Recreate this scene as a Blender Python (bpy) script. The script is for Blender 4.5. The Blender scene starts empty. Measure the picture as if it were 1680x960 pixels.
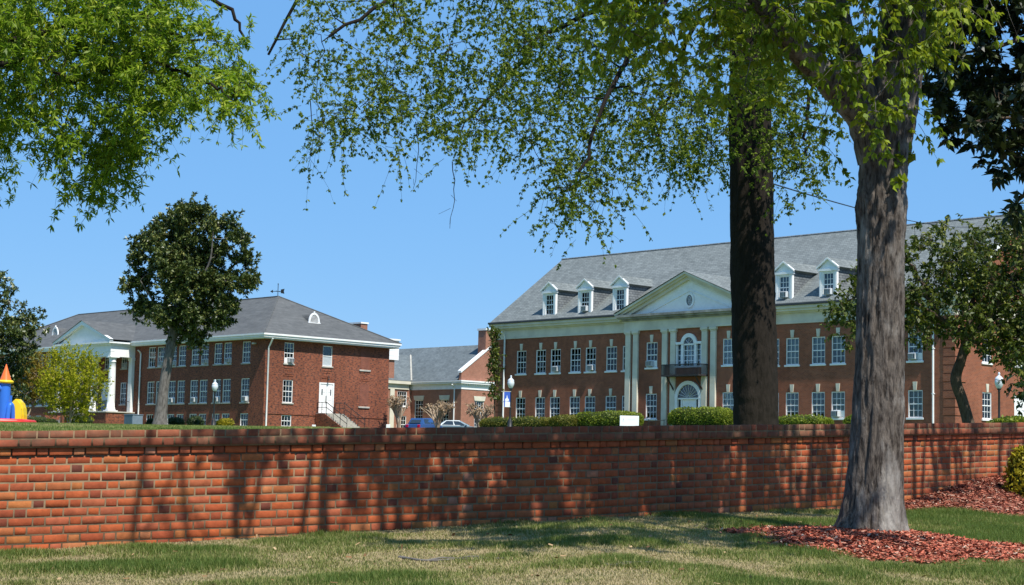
import bpy, math, random
import numpy as np
from mathutils import Matrix, Vector

random.seed(7)
RNG = np.random.default_rng(11)
SC = bpy.context.scene
COL = SC.collection
R = math.radians

# ------------------------------------------------------------------ camera
FPX, PITCH, ROLL, EZ = 2918.0, 0.0984, 0.0232, 1.25          # focal length in photo pixels (1680 wide)
FW = np.array([0, math.cos(PITCH), math.sin(PITCH)])
_rt = np.array([1.0, 0, 0]); _up = np.cross(_rt, FW)
RT = math.cos(ROLL) * _rt + math.sin(ROLL) * _up
UP = -math.sin(ROLL) * _rt + math.cos(ROLL) * _up
EYE = np.array([0, 0, EZ])
cam = bpy.data.objects.new('camera', bpy.data.cameras.new('camera'))
COL.objects.link(cam)
cam.data.sensor_width = 36; cam.data.sensor_fit = 'HORIZONTAL'
cam.data.lens = 36 * FPX / 1680
cam.data.clip_start = 0.1; cam.data.clip_end = 6000
cam.matrix_world = Matrix(((RT[0], UP[0], -FW[0], 0), (RT[1], UP[1], -FW[1], 0), (RT[2], UP[2], -FW[2], EZ), (0, 0, 0, 1)))
SC.camera = cam

# ------------------------------------------------------------------ light
SUN_AZ_X, SUN_AZ_Y, SUN_EL = 0.540, -0.842, R(57)
w = bpy.data.worlds.new('World'); SC.world = w; w.use_nodes = True
nt = w.node_tree
sky = nt.nodes.new('ShaderNodeTexSky'); sky.sky_type = 'NISHITA'; sky.sun_disc = False
sky.sun_elevation = SUN_EL; sky.sun_rotation = math.atan2(SUN_AZ_X, SUN_AZ_Y)
sky.air_density = 1.0; sky.dust_density = 0.0; sky.ozone_density = 3.0; sky.altitude = 300
hs = nt.nodes.new('ShaderNodeHueSaturation'); hs.inputs['Saturation'].default_value = 1.3; hs.inputs['Value'].default_value = 1.0
mxs = nt.nodes.new('ShaderNodeMix'); mxs.data_type = 'RGBA'; mxs.inputs[0].default_value = .72; mxs.inputs[7].default_value = (1.8, 4.1, 7.8, 1)
nt.links.new(sky.outputs[0], hs.inputs['Color']); nt.links.new(hs.outputs[0], mxs.inputs[6]); nt.links.new(mxs.outputs[2], nt.nodes['Background'].inputs[0])
nt.nodes['Background'].inputs[1].default_value = 0.094
sl = bpy.data.lights.new('sun', 'SUN'); sl.energy = 5.0; sl.angle = R(0.53); sl.color = (1.0, 0.95, 0.87)
so = bpy.data.objects.new('sun', sl); COL.objects.link(so)
sv = Vector((SUN_AZ_X * math.cos(SUN_EL), SUN_AZ_Y * math.cos(SUN_EL), math.sin(SUN_EL)))
so.rotation_euler = sv.to_track_quat('Z', 'Y').to_euler()
SC.view_settings.view_transform = 'Standard'; SC.view_settings.look = 'None'
SC.view_settings.exposure = 0.40; SC.view_settings.gamma = 1.0
SC.cycles.max_bounces = 6; SC.cycles.transparent_max_bounces = 12
SC.cycles.use_denoising = True

# ------------------------------------------------------------------ helpers
def at(px, py, Y):
    d = FW + RT * (px - 840) / FPX - UP * (py - 480) / FPX
    return EYE + d * (Y / d[1])

def _hash(i, j, k):
    n = (i * 73856093) ^ (j * 19349663) ^ (k * 83492791)
    n = (n ^ (n >> 13)) * 1274126177
    return ((n ^ (n >> 16)) & 0xffff) / 65535.0
def vnoise(x, y, z):
    x, y, z = np.broadcast_arrays(np.asarray(x, float), np.asarray(y, float), np.asarray(z, float))
    xi, yi, zi = np.floor(x).astype(np.int64), np.floor(y).astype(np.int64), np.floor(z).astype(np.int64)
    fx, fy, fz = x - xi, y - yi, z - zi
    fx, fy, fz = [t * t * (3 - 2 * t) for t in (fx, fy, fz)]
    r = 0
    for a in (0, 1):
        for b in (0, 1):
            for c in (0, 1):
                r = r + _hash(xi + a, yi + b, zi + c) * (fx if a else 1 - fx) * (fy if b else 1 - fy) * (fz if c else 1 - fz)
    return r
def fbm(x, y, z=0.0, o=3):
    r, a, s = 0, 0.5, 0
    for k in range(o):
        r = r + a * vnoise(x * 2 ** k + 17 * k, y * 2 ** k + 5 * k, z * 2.0 ** k); s += a; a *= .5
    return r / s

def tag(o, label=None, cat=None, group=None, kind=None):
    if label: o['label'] = label
    if cat: o['category'] = cat
    if group: o['group'] = group
    if kind: o['kind'] = kind
    return o
def thing(name, label, cat, loc=(0, 0, 0), rz=0, group=None):
    o = bpy.data.objects.new(name, None); COL.objects.link(o)
    o.location = loc; o.rotation_euler = (0, 0, rz); o.empty_display_size = .3
    return tag(o, label, cat, group)
def link(name, me, parent=None, loc=(0, 0, 0), rz=0):
    o = bpy.data.objects.new(name, me); COL.objects.link(o)
    o.location = loc; o.rotation_euler = (0, 0, rz)
    if parent: o.parent = parent
    return o

class MB:
    """collects shapes and links them as ONE mesh"""
    def __init__(s): s.v = []; s.f = []; s.m = []; s.sm = []
    def add(s, vs, fs, m=0, smooth=False):
        b = len(s.v); s.v.extend([tuple(map(float, q)) for q in vs])
        for f in fs: s.f.append([b + i for i in f]); s.m.append(m); s.sm.append(smooth)
        return s
    def box(s, x0, x1, y0, y1, z0, z1, m=0):
        x0, x1 = min(x0, x1), max(x0, x1); y0, y1 = min(y0, y1), max(y0, y1)
        return s.add([(x0, y0, z0), (x1, y0, z0), (x1, y1, z0), (x0, y1, z0), (x0, y0, z1), (x1, y0, z1), (x1, y1, z1), (x0, y1, z1)],
                     [(3, 2, 1, 0), (4, 5, 6, 7), (0, 1, 5, 4), (1, 2, 6, 5), (2, 3, 7, 6), (3, 0, 4, 7)], m)
    def bbox(s, x0, x1, y0, y1, z0, z1, b, m=0):           # box with chamfered vertical and top edges
        pts = [(x0 + b, y0), (x1 - b, y0), (x1, y0 + b), (x1, y1 - b), (x1 - b, y1), (x0 + b, y1), (x0, y1 - b), (x0, y0 + b)]
        cx, cy = (x0 + x1) / 2, (y0 + y1) / 2
        def ring(k, z): return [(cx + (p[0] - cx) * (1 - 2 * k / (x1 - x0)), cy + (p[1] - cy) * (1 - 2 * k / (y1 - y0)), z) for p in pts]
        vs = ring(b, z0) + ring(0, z0 + b) + ring(0, z1 - b) + ring(b, z1)
        fs = [tuple(reversed(range(8))), tuple(range(24, 32))]
        for r in range(3):
            for i in range(8): fs.append((r * 8 + i, r * 8 + (i + 1) % 8, r * 8 + 8 + (i + 1) % 8, r * 8 + 8 + i))
        return s.add(vs, fs, m)
    def prism(s, pts, y0, y1, m=0):                        # polygon in x,z swept along y
        n = len(pts)
        vs = [(p[0], y0, p[1]) for p in pts] + [(p[0], y1, p[1]) for p in pts]
        fs = [tuple(range(n)), tuple(reversed(range(n, 2 * n)))] + [(i, n + i, n + (i + 1) % n, (i + 1) % n) for i in range(n)]
        return s.add(vs, fs, m)
    def prism_x(s, pts, x0, x1, m=0):                      # polygon in y,z swept along x
        n = len(pts)
        vs = [(x0, p[0], p[1]) for p in pts] + [(x1, p[0], p[1]) for p in pts]
        fs = [tuple(range(n)), tuple(reversed(range(n, 2 * n)))] + [(i, n + i, n + (i + 1) % n, (i + 1) % n) for i in range(n)]
        return s.add(vs, fs, m)
    def tube(s, pts, rad, n=6, m=0, smooth=True, cap=True):
        P = np.array(pts, float); k = len(P)
        rad = np.broadcast_to(np.asarray(rad, float), (k,))
        T = np.gradient(P, axis=0); T /= np.linalg.norm(T, axis=1)[:, None] + 1e-9
        ref = np.array([0, 0, 1.0]) if abs(T[0][2]) < .9 else np.array([1.0, 0, 0])
        A = np.cross(T, ref); A /= np.linalg.norm(A, axis=1)[:, None] + 1e-9
        B = np.cross(T, A)
        th = np.linspace(0, 2 * math.pi, n, endpoint=False)
        V = P[:, None] + rad[:, None, None] * (A[:, None] * np.cos(th)[None, :, None] + B[:, None] * np.sin(th)[None, :, None])
        fs = []
        for r in range(k - 1):
            for i in range(n):
                j = (i + 1) % n
                fs.append((r * n + i, r * n + j, r * n + n + j, r * n + n + i))
        if cap: s.add(V[0], [tuple(reversed(range(n)))], m); s.add(V[-1], [tuple(range(n))], m)
        return s.add(V.reshape(-1, 3), fs, m, smooth)
    def lathe(s, prof, cx=0, cy=0, n=16, m=0, smooth=True):   # profile of (r, z)
        k = len(prof); vs = []
        for r, z in prof:
            for i in range(n):
                a = 2 * math.pi * i / n; vs.append((cx + r * math.cos(a), cy + r * math.sin(a), z))
        fs = [(r * n + i, r * n + (i + 1) % n, r * n + n + (i + 1) % n, r * n + n + i) for r in range(k - 1) for i in range(n)]
        if prof[0][0] > .001: s.add(vs[:n], [tuple(reversed(range(n)))], m)
        if prof[-1][0] > .001: s.add(vs[-n:], [tuple(range(n))], m)
        return s.add(vs, fs, m, smooth)
    def mesh(s, name, mats):
        me = bpy.data.meshes.new(name); me.from_pydata(s.v, [], s.f); me.validate()
        for m in (mats if isinstance(mats, (list, tuple)) else [mats]): me.materials.append(m)
        me.polygons.foreach_set('material_index', s.m[:len(me.polygons)])
        me.polygons.foreach_set('use_smooth', s.sm[:len(me.polygons)])
        return me
    def build(s, name, mats, parent=None, loc=(0, 0, 0), rz=0):
        return link(name, s.mesh(name, mats), parent, loc, rz)

def np_mesh(name, V, quads, mat, attr=None, smooth=False, tri=False):
    me = bpy.data.meshes.new(name); k = 3 if tri else 4
    me.vertices.add(len(V)); me.vertices.foreach_set('co', np.asarray(V, np.float32).ravel())
    n = len(quads)
    me.loops.add(n * k); me.loops.foreach_set('vertex_index', np.asarray(quads, np.int32).ravel())
    me.polygons.add(n); me.polygons.foreach_set('loop_start', np.arange(n, dtype=np.int32) * k)
    if attr is not None:
        a = me.attributes.new('rnd', 'FLOAT', 'POINT'); a.data.foreach_set('value', np.asarray(attr, np.float32))
    me.update(calc_edges=True); me.validate()
    if smooth: me.polygons.foreach_set('use_smooth', [True] * len(me.polygons))
    me.materials.append(mat)
    return me
def grid_mesh(name, X, Y, Z, mat, attr=None, smooth=True):
    a, b = X.shape; V = np.stack([X, Y, Z], -1).reshape(-1, 3)
    i, j = np.meshgrid(np.arange(a - 1), np.arange(b - 1), indexing='ij'); q = (i * b + j).ravel()
    return np_mesh(name, V, np.stack([q, q + b, q + b + 1, q + 1], 1), mat, attr if attr is None else attr.ravel(), smooth)

# ------------------------------------------------------------------ materials
class NG:
    def __init__(s, name):
        s.m = bpy.data.materials.new(name); s.m.use_nodes = True; s.t = s.m.node_tree
        s.b = s.t.nodes['Principled BSDF']; s.out = s.t.nodes['Material Output']
    def n(s, ty, **k):
        x = s.t.nodes.new(ty)
        for a, v in k.items(): setattr(x, a, v)
        return x
    def l(s, a, b): s.t.links.new(a, b)
    def set(s, **k):
        for a, v in k.items(): s.b.inputs[a.replace('_', ' ')].default_value = v
        return s
    def noise(s, vec, scale, detail=4, rough=.55):
        x = s.n('ShaderNodeTexNoise'); x.inputs['Scale'].default_value = scale; x.inputs['Detail'].default_value = detail
        x.inputs['Roughness'].default_value = rough
        if vec is not None: s.l(vec, x.inputs['Vector'])
        return x.outputs['Fac']
    def ramp(s, fac, stops):
        x = s.n('ShaderNodeValToRGB'); e = x.color_ramp.elements
        while len(e) < len(stops): e.new(.5)
        for q, (p, c) in zip(e, stops): q.position = p; q.color = (*c, 1) if len(c) == 3 else c
        s.l(fac, x.inputs[0]); return x.outputs[0]
    def mix(s, fac, a, b, mode='MIX'):
        x = s.n('ShaderNodeMix'); x.data_type = 'RGBA'; x.blend_type = mode
        for sock, v in ((x.inputs[0], fac), (x.inputs[6], a), (x.inputs[7], b)):
            if isinstance(v, (int, float)): sock.default_value = v
            elif isinstance(v, tuple): sock.default_value = (*v, 1) if len(v) == 3 else v
            else: s.l(v, sock)
        return x.outputs[2]
    def obj(s): return s.n('ShaderNodeTexCoord').outputs['Object']
    def scaled(s, vec, sc):
        x = s.n('ShaderNodeMapping'); x.inputs['Scale'].default_value = sc; s.l(vec, x.inputs[0]); return x.outputs[0]
    def bump(s, h, strength=.4, dist=.02):
        x = s.n('ShaderNodeBump'); x.inputs['Strength'].default_value = strength; x.inputs['Distance'].default_value = dist
        s.l(h, x.inputs['Height']); s.l(x.outputs[0], s.b.inputs['Normal'])

def plain(name, col, rough=.6, spec=.3, metal=0, var=.12, scale=3.0):
    g = NG(name); g.set(Roughness=rough, Metallic=metal); g.b.inputs['Specular IOR Level'].default_value = spec
    f = g.noise(g.obj(), scale)
    lo = tuple(c * (1 - var) for c in col); hi = tuple(min(1, c * (1 + var)) for c in col)
    g.l(g.ramp(f, [(.3, lo), (.7, hi)]), g.b.inputs['Base Color'])
    return g.m
def courses(name, c1, c2, mortar, bw, bh, ms, stain=(.75, 1.15), stain_scale=.35, dark=None, rough=.85, bump=.0, streak=True):
    g = NG(name); g.set(Roughness=rough); g.b.inputs['Specular IOR Level'].default_value = .2
    o = g.obj(); sep = g.n('ShaderNodeSeparateXYZ'); g.l(o, sep.inputs[0])
    ad = g.n('ShaderNodeMath', operation='ADD'); g.l(sep.outputs[0], ad.inputs[0]); g.l(sep.outputs[1], ad.inputs[1])
    cb = g.n('ShaderNodeCombineXYZ'); g.l(ad.outputs[0], cb.inputs[0]); g.l(sep.outputs[2], cb.inputs[1])
    br = g.n('ShaderNodeTexBrick'); g.l(cb.outputs[0], br.inputs['Vector'])
    br.inputs['Color1'].default_value = (*c1, 1); br.inputs['Color2'].default_value = (*c2, 1); br.inputs['Mortar'].default_value = (*mortar, 1)
    br.inputs['Scale'].default_value = 1; br.inputs['Mortar Size'].default_value = ms
    br.inputs['Brick Width'].default_value = bw; br.inputs['Row Height'].default_value = bh; br.inputs['Bias'].default_value = -.1
    col = br.outputs['Color']
    if dark:                                    # burnt headers
        f = g.noise(g.scaled(o, (4.5, 4.5, 11)), 1.0, 2)
        f2 = g.ramp(f, [(.5, (0, 0, 0)), (.62, (1, 1, 1))]); col = g.mix(f2, col, dark)
    st = g.noise(g.scaled(o, (1, 1, .45 if streak else 1)), stain_scale, 5, .65)
    col = g.mix(1.0, col, g.ramp(st, [(.3, (stain[0],) * 3), (.7, (stain[1],) * 3)]), 'MULTIPLY')
    st2 = g.noise(o, 2.3, 3)
    col = g.mix(1.0, col, g.ramp(st2, [(.3, (.86,) * 3), (.7, (1.1,) * 3)]), 'MULTIPLY')
    g.l(col, g.b.inputs['Base Color'])
    if bump: g.bump(br.outputs['Fac'], bump, -.01)
    return g.m
def leaf_mat(name, stops, trans=.35, rough=.45, spec=.35, tcol=None):
    g = NG(name); g.set(Roughness=rough); g.b.inputs['Specular IOR Level'].default_value = spec
    a = g.n('ShaderNodeAttribute', attribute_name='rnd')
    c = g.ramp(a.outputs['Fac'], stops); g.l(c, g.b.inputs['Base Color'])
    if trans:
        t = g.n('ShaderNodeBsdfTranslucent'); g.l(g.mix(.75, c, tcol or (.30, .42, .03)), t.inputs[0])
        mx = g.n('ShaderNodeMixShader'); mx.inputs[0].default_value = trans
        g.l(g.b.outputs[0], mx.inputs[1]); g.l(t.outputs[0], mx.inputs[2]); g.l(mx.outputs[0], g.out.inputs[0])
    return g.m
def bark_mat(name, dark, mid, light, sc=(7, 7, 1.2), bump=.5, lich_dapple=(.58, .75)):
    g = NG(name); g.set(Roughness=.95); g.b.inputs['Specular IOR Level'].default_value = .1
    o = g.obj(); f = g.noise(g.scaled(o, sc), 3.0, 6, .65); f2 = g.noise(g.scaled(o, (1, 1, .35)), 2.6, 6, .7)
    c = g.ramp(f, [(.36, dark), (.56, mid)])
    c = g.mix(g.ramp(f2, [(lich_dapple[0], (0, 0, 0)), (lich_dapple[1], (1, 1, 1))]), c, light)
    g.l(c, g.b.inputs['Base Color']); g.bump(f, bump, .03)
    return g.m
def glass_mat(name, tint, base=.14):
    g = NG(name)
    tr = g.n('ShaderNodeBsdfTransparent'); tr.inputs[0].default_value = (*tint, 1)
    gl = g.n('ShaderNodeBsdfGlossy'); gl.inputs['Roughness'].default_value = .03; gl.inputs[0].default_value = (.9, .95, 1, 1)
    fr = g.n('ShaderNodeFresnel'); fr.inputs[0].default_value = 1.5
    ad = g.n('ShaderNodeMath', operation='ADD'); ad.inputs[1].default_value = base; g.l(fr.outputs[0], ad.inputs[0])
    no = g.noise(g.obj(), 1.5, 2); bp = g.n('ShaderNodeBump'); bp.inputs['Strength'].default_value = .05; bp.inputs['Distance'].default_value = .02
    g.l(no, bp.inputs['Height']); g.l(bp.outputs[0], gl.inputs['Normal'])
    mx = g.n('ShaderNodeMixShader'); g.l(ad.outputs[0], mx.inputs[0]); g.l(tr.outputs[0], mx.inputs[1]); g.l(gl.outputs[0], mx.inputs[2])
    g.l(mx.outputs[0], g.out.inputs[0]); return g.m

M = {}
M['brickR'] = courses('red_brick', (.33, .098, .046), (.225, .066, .034), (.27, .15, .10), .21, .075, .011, (.68, 1.14))
M['brickL'] = courses('dark_red_brick', (.31, .085, .040), (.20, .052, .029), (.20, .115, .075), .21, .075, .010, (.72, 1.15), dark=(.085, .042, .035))
M['brickC'] = courses('pale_red_brick', (.36, .135, .085), (.29, .105, .066), (.33, .22, .16), .21, .075, .011, (.85, 1.1))
M['slateR'] = courses('grey_slate', (.185, .205, .20), (.138, .155, .152), (.085, .095, .10), .33, .15, .010, (.90, 1.07), .5, streak=False)
M['slateD'] = courses('dormer_slate', (.20, .215, .22), (.13, .145, .155), (.05, .055, .06), .33, .17, .014, (.85, 1.1), .5)
M['slateC'] = courses('far_slate', (.145, .17, .178), (.108, .128, .136), (.11, .13, .135), .3, .16, .012, (.85, 1.1), .4)
M['shingle'] = courses('asphalt_shingle', (.112, .115, .113), (.086, .089, .089), (.09, .093, .092), .9, .14, .012, (.93, 1.06), .3, streak=False)
M['white'] = plain('white_paint', (.80, .80, .78), .5, .3, var=.06)
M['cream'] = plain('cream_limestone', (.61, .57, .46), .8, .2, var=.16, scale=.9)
M['stone'] = plain('weathered_stone', (.42, .40, .35), .85, .2, var=.2, scale=2)
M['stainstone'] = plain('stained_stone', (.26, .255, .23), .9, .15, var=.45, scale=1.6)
M['gutter'] = plain('dark_gutter', (.05, .055, .06), .6, .3)
M['iron'] = plain('black_iron', (.018, .019, .02), .5, .4)
M['darkmetal'] = plain('weathered_dark_metal', (.035, .03, .03), .6, .3, var=.4, scale=6)
M['acgrey'] = plain('air_conditioner_metal', (.50, .52, .53), .5, .3)
M['boxgrey'] = plain('painted_utility_metal', (.16, .21, .27), .5, .3)
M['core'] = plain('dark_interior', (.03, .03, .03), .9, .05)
M['blind'] = plain('pale_blind', (.26, .29, .16), .8, .1, var=.2, scale=8)
M['blindw'] = plain('white_blind', (.42, .46, .48), .8, .1, var=.1, scale=8)
M['glass'] = glass_mat('window_glass', (.62, .68, .66), .0)
M['concrete'] = plain('concrete', (.36, .34, .29), .9, .1, var=.15, scale=4)
M['lampglass'] = plain('frosted_lamp_glass', (.62, .66, .70), .12, .6, var=.04)
M['red_vinyl'] = plain('red_vinyl', (.72, .04, .03), .35, .4, var=.04)
M['blue_vinyl'] = plain('blue_vinyl', (.035, .16, .62), .35, .4, var=.05)
M['yellow_vinyl'] = plain('yellow_vinyl', (.85, .58, .02), .35, .4, var=.04)
M['orange_vinyl'] = plain('orange_vinyl', (.85, .16, .03), .35, .4, var=.04)
M['bannerblue'] = plain('banner_blue', (.05, .12, .50), .6, .2, var=.04)
M['printgrey'] = plain('printed_grey', (.42, .46, .52), .6, .2, var=.04)
M['carblue'] = plain('blue_car_paint', (.025, .075, .22), .2, .6, var=.03)
M['cargrey'] = plain('silver_car_paint', (.16, .24, .28), .22, .6, var=.03)
M['carglass'] = plain('car_glass', (.02, .03, .04), .05, .8)
M['tail'] = plain('tail_lens', (.45, .01, .05), .2, .6)
M['rubber'] = plain('tyre_rubber', (.02, .02, .02), .8, .2)
M['chrome'] = plain('wheel_alloy', (.5, .5, .5), .3, .5, metal=.8)
M['asphalt'] = plain('asphalt', (.05, .05, .052), .9, .15, var=.2, scale=6)
M['plastic_white'] = plain('white_sign_board', (.85, .86, .86), .45, .3, var=.02)
M['barkmaple'] = bark_mat('maple_bark', (.036, .029, .024), (.145, .122, .102), (.35, .325, .29), sc=(11, 11, 2.6), bump=1.0, lich_dapple=(.50, .66))  # pale patches: lichen, widened to put sunlight dapples into the bark colour
M['barkdark'] = bark_mat('dark_bark', (.017, .014, .011), (.026, .021, .017), (.036, .030, .025), (6, 6, 1.5), .9, (.66, .9))
M['barkgrey'] = bark_mat('grey_bark', (.075, .066, .06), (.165, .15, .135), (.24, .225, .21), (3, 3, .8), .4)
M['barkbrown'] = bark_mat('brown_bark', (.05, .035, .025), (.10, .075, .055), (.14, .11, .085), (6, 6, 1.5), .5)
M['barkpale'] = bark_mat('pale_smooth_bark', (.30, .22, .15), (.46, .36, .26), (.55, .45, .35), (5, 5, 1), .2)

# ------------------------------------------------------------------ terrain functions
def Yw(x):
    x = np.clip(np.asarray(x, float), -45, 45)
    return 16.28 + np.where(x < .825, .526, 1.05) * (x - .825)
def sw(x):
    x = np.clip(np.asarray(x, float), -45, 45)
    return np.where(x < .825, 1.130, 1.450) * (x - .825)
def ztop(x): return 1.654 + .0385 * np.clip(sw(x), -9, 14)
def zbase(x):
    s = np.clip(sw(x), -9, 14); return .818 + np.where(s < 0, .0575, .0203) * s
def sstep(a, b, x):
    t = np.clip((np.asarray(x, float) - a) / (b - a), 0, 1); return t * t * (3 - 2 * t)
MAP_P = at(1434, 872, 15.2)                       # foot of the foreground maple
PLATEAU = 3.95
def wf(x): return .885 - .195 * sstep(-1.5, 3.2, x)
def wdist(x, y): return (Yw(x) - np.asarray(y, float)) * wf(x)
def vslope(x): return .050 + .030 * sstep(.5, 3, x)
def mound(x, y):
    r = np.hypot((x - MAP_P[0] - .02) / 1.25, (y - MAP_P[1] + .35) / 1.3)
    return .09 * (1 - sstep(.15, 1.05, r))
def verge(x, y):
    d = wdist(x, y)
    z = zbase(x) - vslope(x) * d + .03 * (fbm(np.asarray(x) * .9, np.asarray(y) * .9, 3) - .5)
    z = z + .30 * sstep(4.1, 5.9, x) * np.clip(1 - d / 1.25, 0, 1)
    return z + mound(x, y)
def lawn(x, y):
    x = np.asarray(x, float); y = np.asarray(y, float)
    y0 = Yw(x); y1 = np.clip(126.3 - .914 * np.clip(x, -80, 40), 80, 210) - 5
    t = np.clip((y - y0) / (y1 - y0), 0, 1); z0 = ztop(x) - .07
    return z0 + (PLATEAU - z0) * t + np.clip(y - 400, 0, None) * .0
def ground_at(x, y): return float(lawn(x, y)) if y > float(Yw(x)) else float(verge(x, y))

# ------------------------------------------------------------------ ground
def ground_mat(name, green, straw, dirt, sc=1.3, thr=(.42, .58)):
    g = NG(name); g.set(Roughness=1.0); g.b.inputs['Specular IOR Level'].default_value = .05
    o = g.obj(); a = g.noise(o, sc, 5, .6); b = g.noise(o, 30, 4, .7); c = g.noise(g.scaled(o, (.35, .9, 1)), sc * .6, 4)
    gr = g.mix(b, green, tuple(v * 1.7 for v in green)); stw = g.mix(b, tuple(v * .75 for v in straw), straw)
    col = g.mix(g.ramp(a, [(thr[0], (0, 0, 0)), (thr[1], (1, 1, 1))]), stw, gr)
    col = g.mix(g.ramp(c, [(.58, (0, 0, 0)), (.72, (1, 1, 1))]), col, dirt)
    g.l(col, g.b.inputs['Base Color']); g.bump(b, .5, .03); return g.m
M['verge'] = ground_mat('verge_turf', (.08, .09, .028), (.28, .215, .125), (.22, .165, .105), 1.1, (.48, .66))
M['lawn'] = ground_mat('lawn_turf', (.075, .125, .028), (.155, .165, .062), (.12, .13, .05), .22, (.34, .56))
M['parking'] = M['asphalt']

xs = np.concatenate([np.linspace(-45, -9, 25), np.linspace(-8, 9, 141), np.linspace(10, 45, 25)])
ds = np.concatenate([np.linspace(-.12, 6.6, 60)])
Xg = np.repeat(xs[:, None], len(ds), 1); Yg = Yw(Xg) - ds[None] / wf(Xg)
tag(link('verge', grid_mesh('verge', Xg, Yg, verge(Xg, Yg), M['verge'])), kind='structure')
# kerb and road on the camera's side
kd = np.array([6.6, 6.6, 6.62, 6.75, 6.75]); kz = np.array([-.25, 0.01, .03, .03, -.25])
Xk = np.repeat(xs[:, None], 5, 1); Yk = Yw(Xk) - kd[None] / wf(Xk)
Yk0 = Yw(Xk) - 6.6 / wf(Xk)
zk = zbase(Xk) - vslope(Xk) * 6.6
tag(link('kerb', grid_mesh('kerb', Xk, Yk, zk + kz[None], M['concrete'], smooth=False)), kind='structure')
rd = np.array([6.74, 9, 12, 15, 20, 45.])
Xr = np.repeat(xs[:, None], 6, 1); Yr = Yw(Xr) - rd[None] / wf(Xr)
tag(link('road', grid_mesh('road', Xr, Yr, zbase(Xr) - vslope(Xr) * 6.6 - .13 - .03 * (rd[None] - 6.74).clip(0, 8), M['asphalt'])), kind='structure')
# lawn: one sheet from the back of the wall to the horizon
xl = np.concatenate([[-1500, -700, -300, -150, -90, -60], np.linspace(-45, 45, 91), [60, 90, 150, 300, 700, 1500]])
tl = np.concatenate([np.linspace(.04, 12, 25), np.linspace(14, 150, 60), [180, 230, 320, 500, 900, 1800, 3500]])
Xl = np.repeat(xl[:, None], len(tl), 1); Yl = Yw(Xl) + tl[None]
Zl = lawn(Xl, Yl) + .05 * (fbm(Xl * .15, Yl * .15, 1.0) - .5) * np.clip(tl[None] / 5, 0, 1)
tag(link('lawn', grid_mesh('lawn', Xl, Yl, Zl, M['lawn'])), kind='structure')
# parking court in front of the far wing, a thin sheet on the plateau
mb = MB(); mb.add([(-14, 150, PLATEAU + .035), (3, 137, PLATEAU + .035), (6, 152, PLATEAU + .035), (-9, 168, PLATEAU + .035)], [(0, 1, 2, 3)])
tag(mb.build('parking_court', M['asphalt']), kind='structure')

# ------------------------------------------------------------------ front garden wall, laid brick by brick in flemish bond
def wall_brick_mat():
    g = NG('handmade_red_brick'); g.set(Roughness=.85); g.b.inputs['Specular IOR Level'].default_value = .2
    a = g.n('ShaderNodeAttribute', attribute_name='rnd'); o = g.obj()
    c = g.ramp(a.outputs['Fac'], [(0, (.13, .042, .028)), (.10, (.23, .056, .028)), (.35, (.33, .074, .028)), (.6, (.40, .092, .029)), (.8, (.37, .098, .046)), (.93, (.40, .135, .040)), (1, (.38, .16, .10))])
    f = g.noise(o, 14, 5, .65); c = g.mix(1, c, g.ramp(f, [(.3, (.72,) * 3), (.68, (1.14,) * 3)]), 'MULTIPLY')
    st = g.noise(g.scaled(o, (1, 1, .6)), 1.1, 5, .6)
    c = g.mix(g.ramp(st, [(.55, (0, 0, 0)), (.8, (.5, .5, .5))]), c, (.13, .075, .05))
    g.l(c, g.b.inputs['Base Color']); g.bump(f, .5, .008); return g.m
def mortar_mat(name='lime_mortar', col=(.22, .152, .09)):
    g = NG(name); g.set(Roughness=.95); g.b.inputs['Specular IOR Level'].default_value = .05
    f = g.noise(g.obj(), 9, 5, .7)
    g.l(g.ramp(f, [(.3, tuple(v * .6 for v in col)), (.7, tuple(v * 1.15 for v in col))]), g.b.inputs['Base Color']); g.bump(f, .6, .01); return g.m
def coping_mat():
    g = NG('weathered_coping_brick'); g.set(Roughness=.9); g.b.inputs['Specular IOR Level'].default_value = .15
    a = g.n('ShaderNodeAttribute', attribute_name='rnd'); o = g.obj()
    c = g.ramp(a.outputs['Fac'], [(0, (.15, .056, .034)), (.5, (.27, .075, .039)), (1, (.33, .12, .064))])
    f = g.noise(o, 9, 6, .7); st = g.noise(o, 1.6, 6, .7)
    c = g.mix(g.ramp(st, [(.44, (0, 0, 0)), (.66, (.75, .75, .75))]), c, (.10, .088, .058))
    c = g.mix(1, c, g.ramp(f, [(.3, (.65,) * 3), (.7, (1.15,) * 3)]), 'MULTIPLY')
    g.l(c, g.b.inputs['Base Color']); g.bump(f, .5, .008); return g.m
M['wallbrick'] = wall_brick_mat(); M['mortar'] = mortar_mat(); M['coping'] = coping_mat()
WALL = thing('brick_wall', 'low red brick garden wall in flemish bond with projecting two course coping behind the verge', 'wall', (.825, 16.28, .9))
def wall_to_world(xa, off, z):          # xa: world x along the wall line, off: towards the camera, normal to the wall
    xa = np.asarray(xa, float); left = xa < .825
    nx = np.where(left, .4655, .724); ny = np.where(left, -.885, -.690)
    return np.stack([xa + nx * off, Yw(xa) + ny * off, z + 0 * xa], -1)
def x_of_s(s): return .825 + np.where(s < 0, s / 1.130, s / 1.450)
CH, SL, HL, J = .0677, .178, .083, .0125
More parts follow.
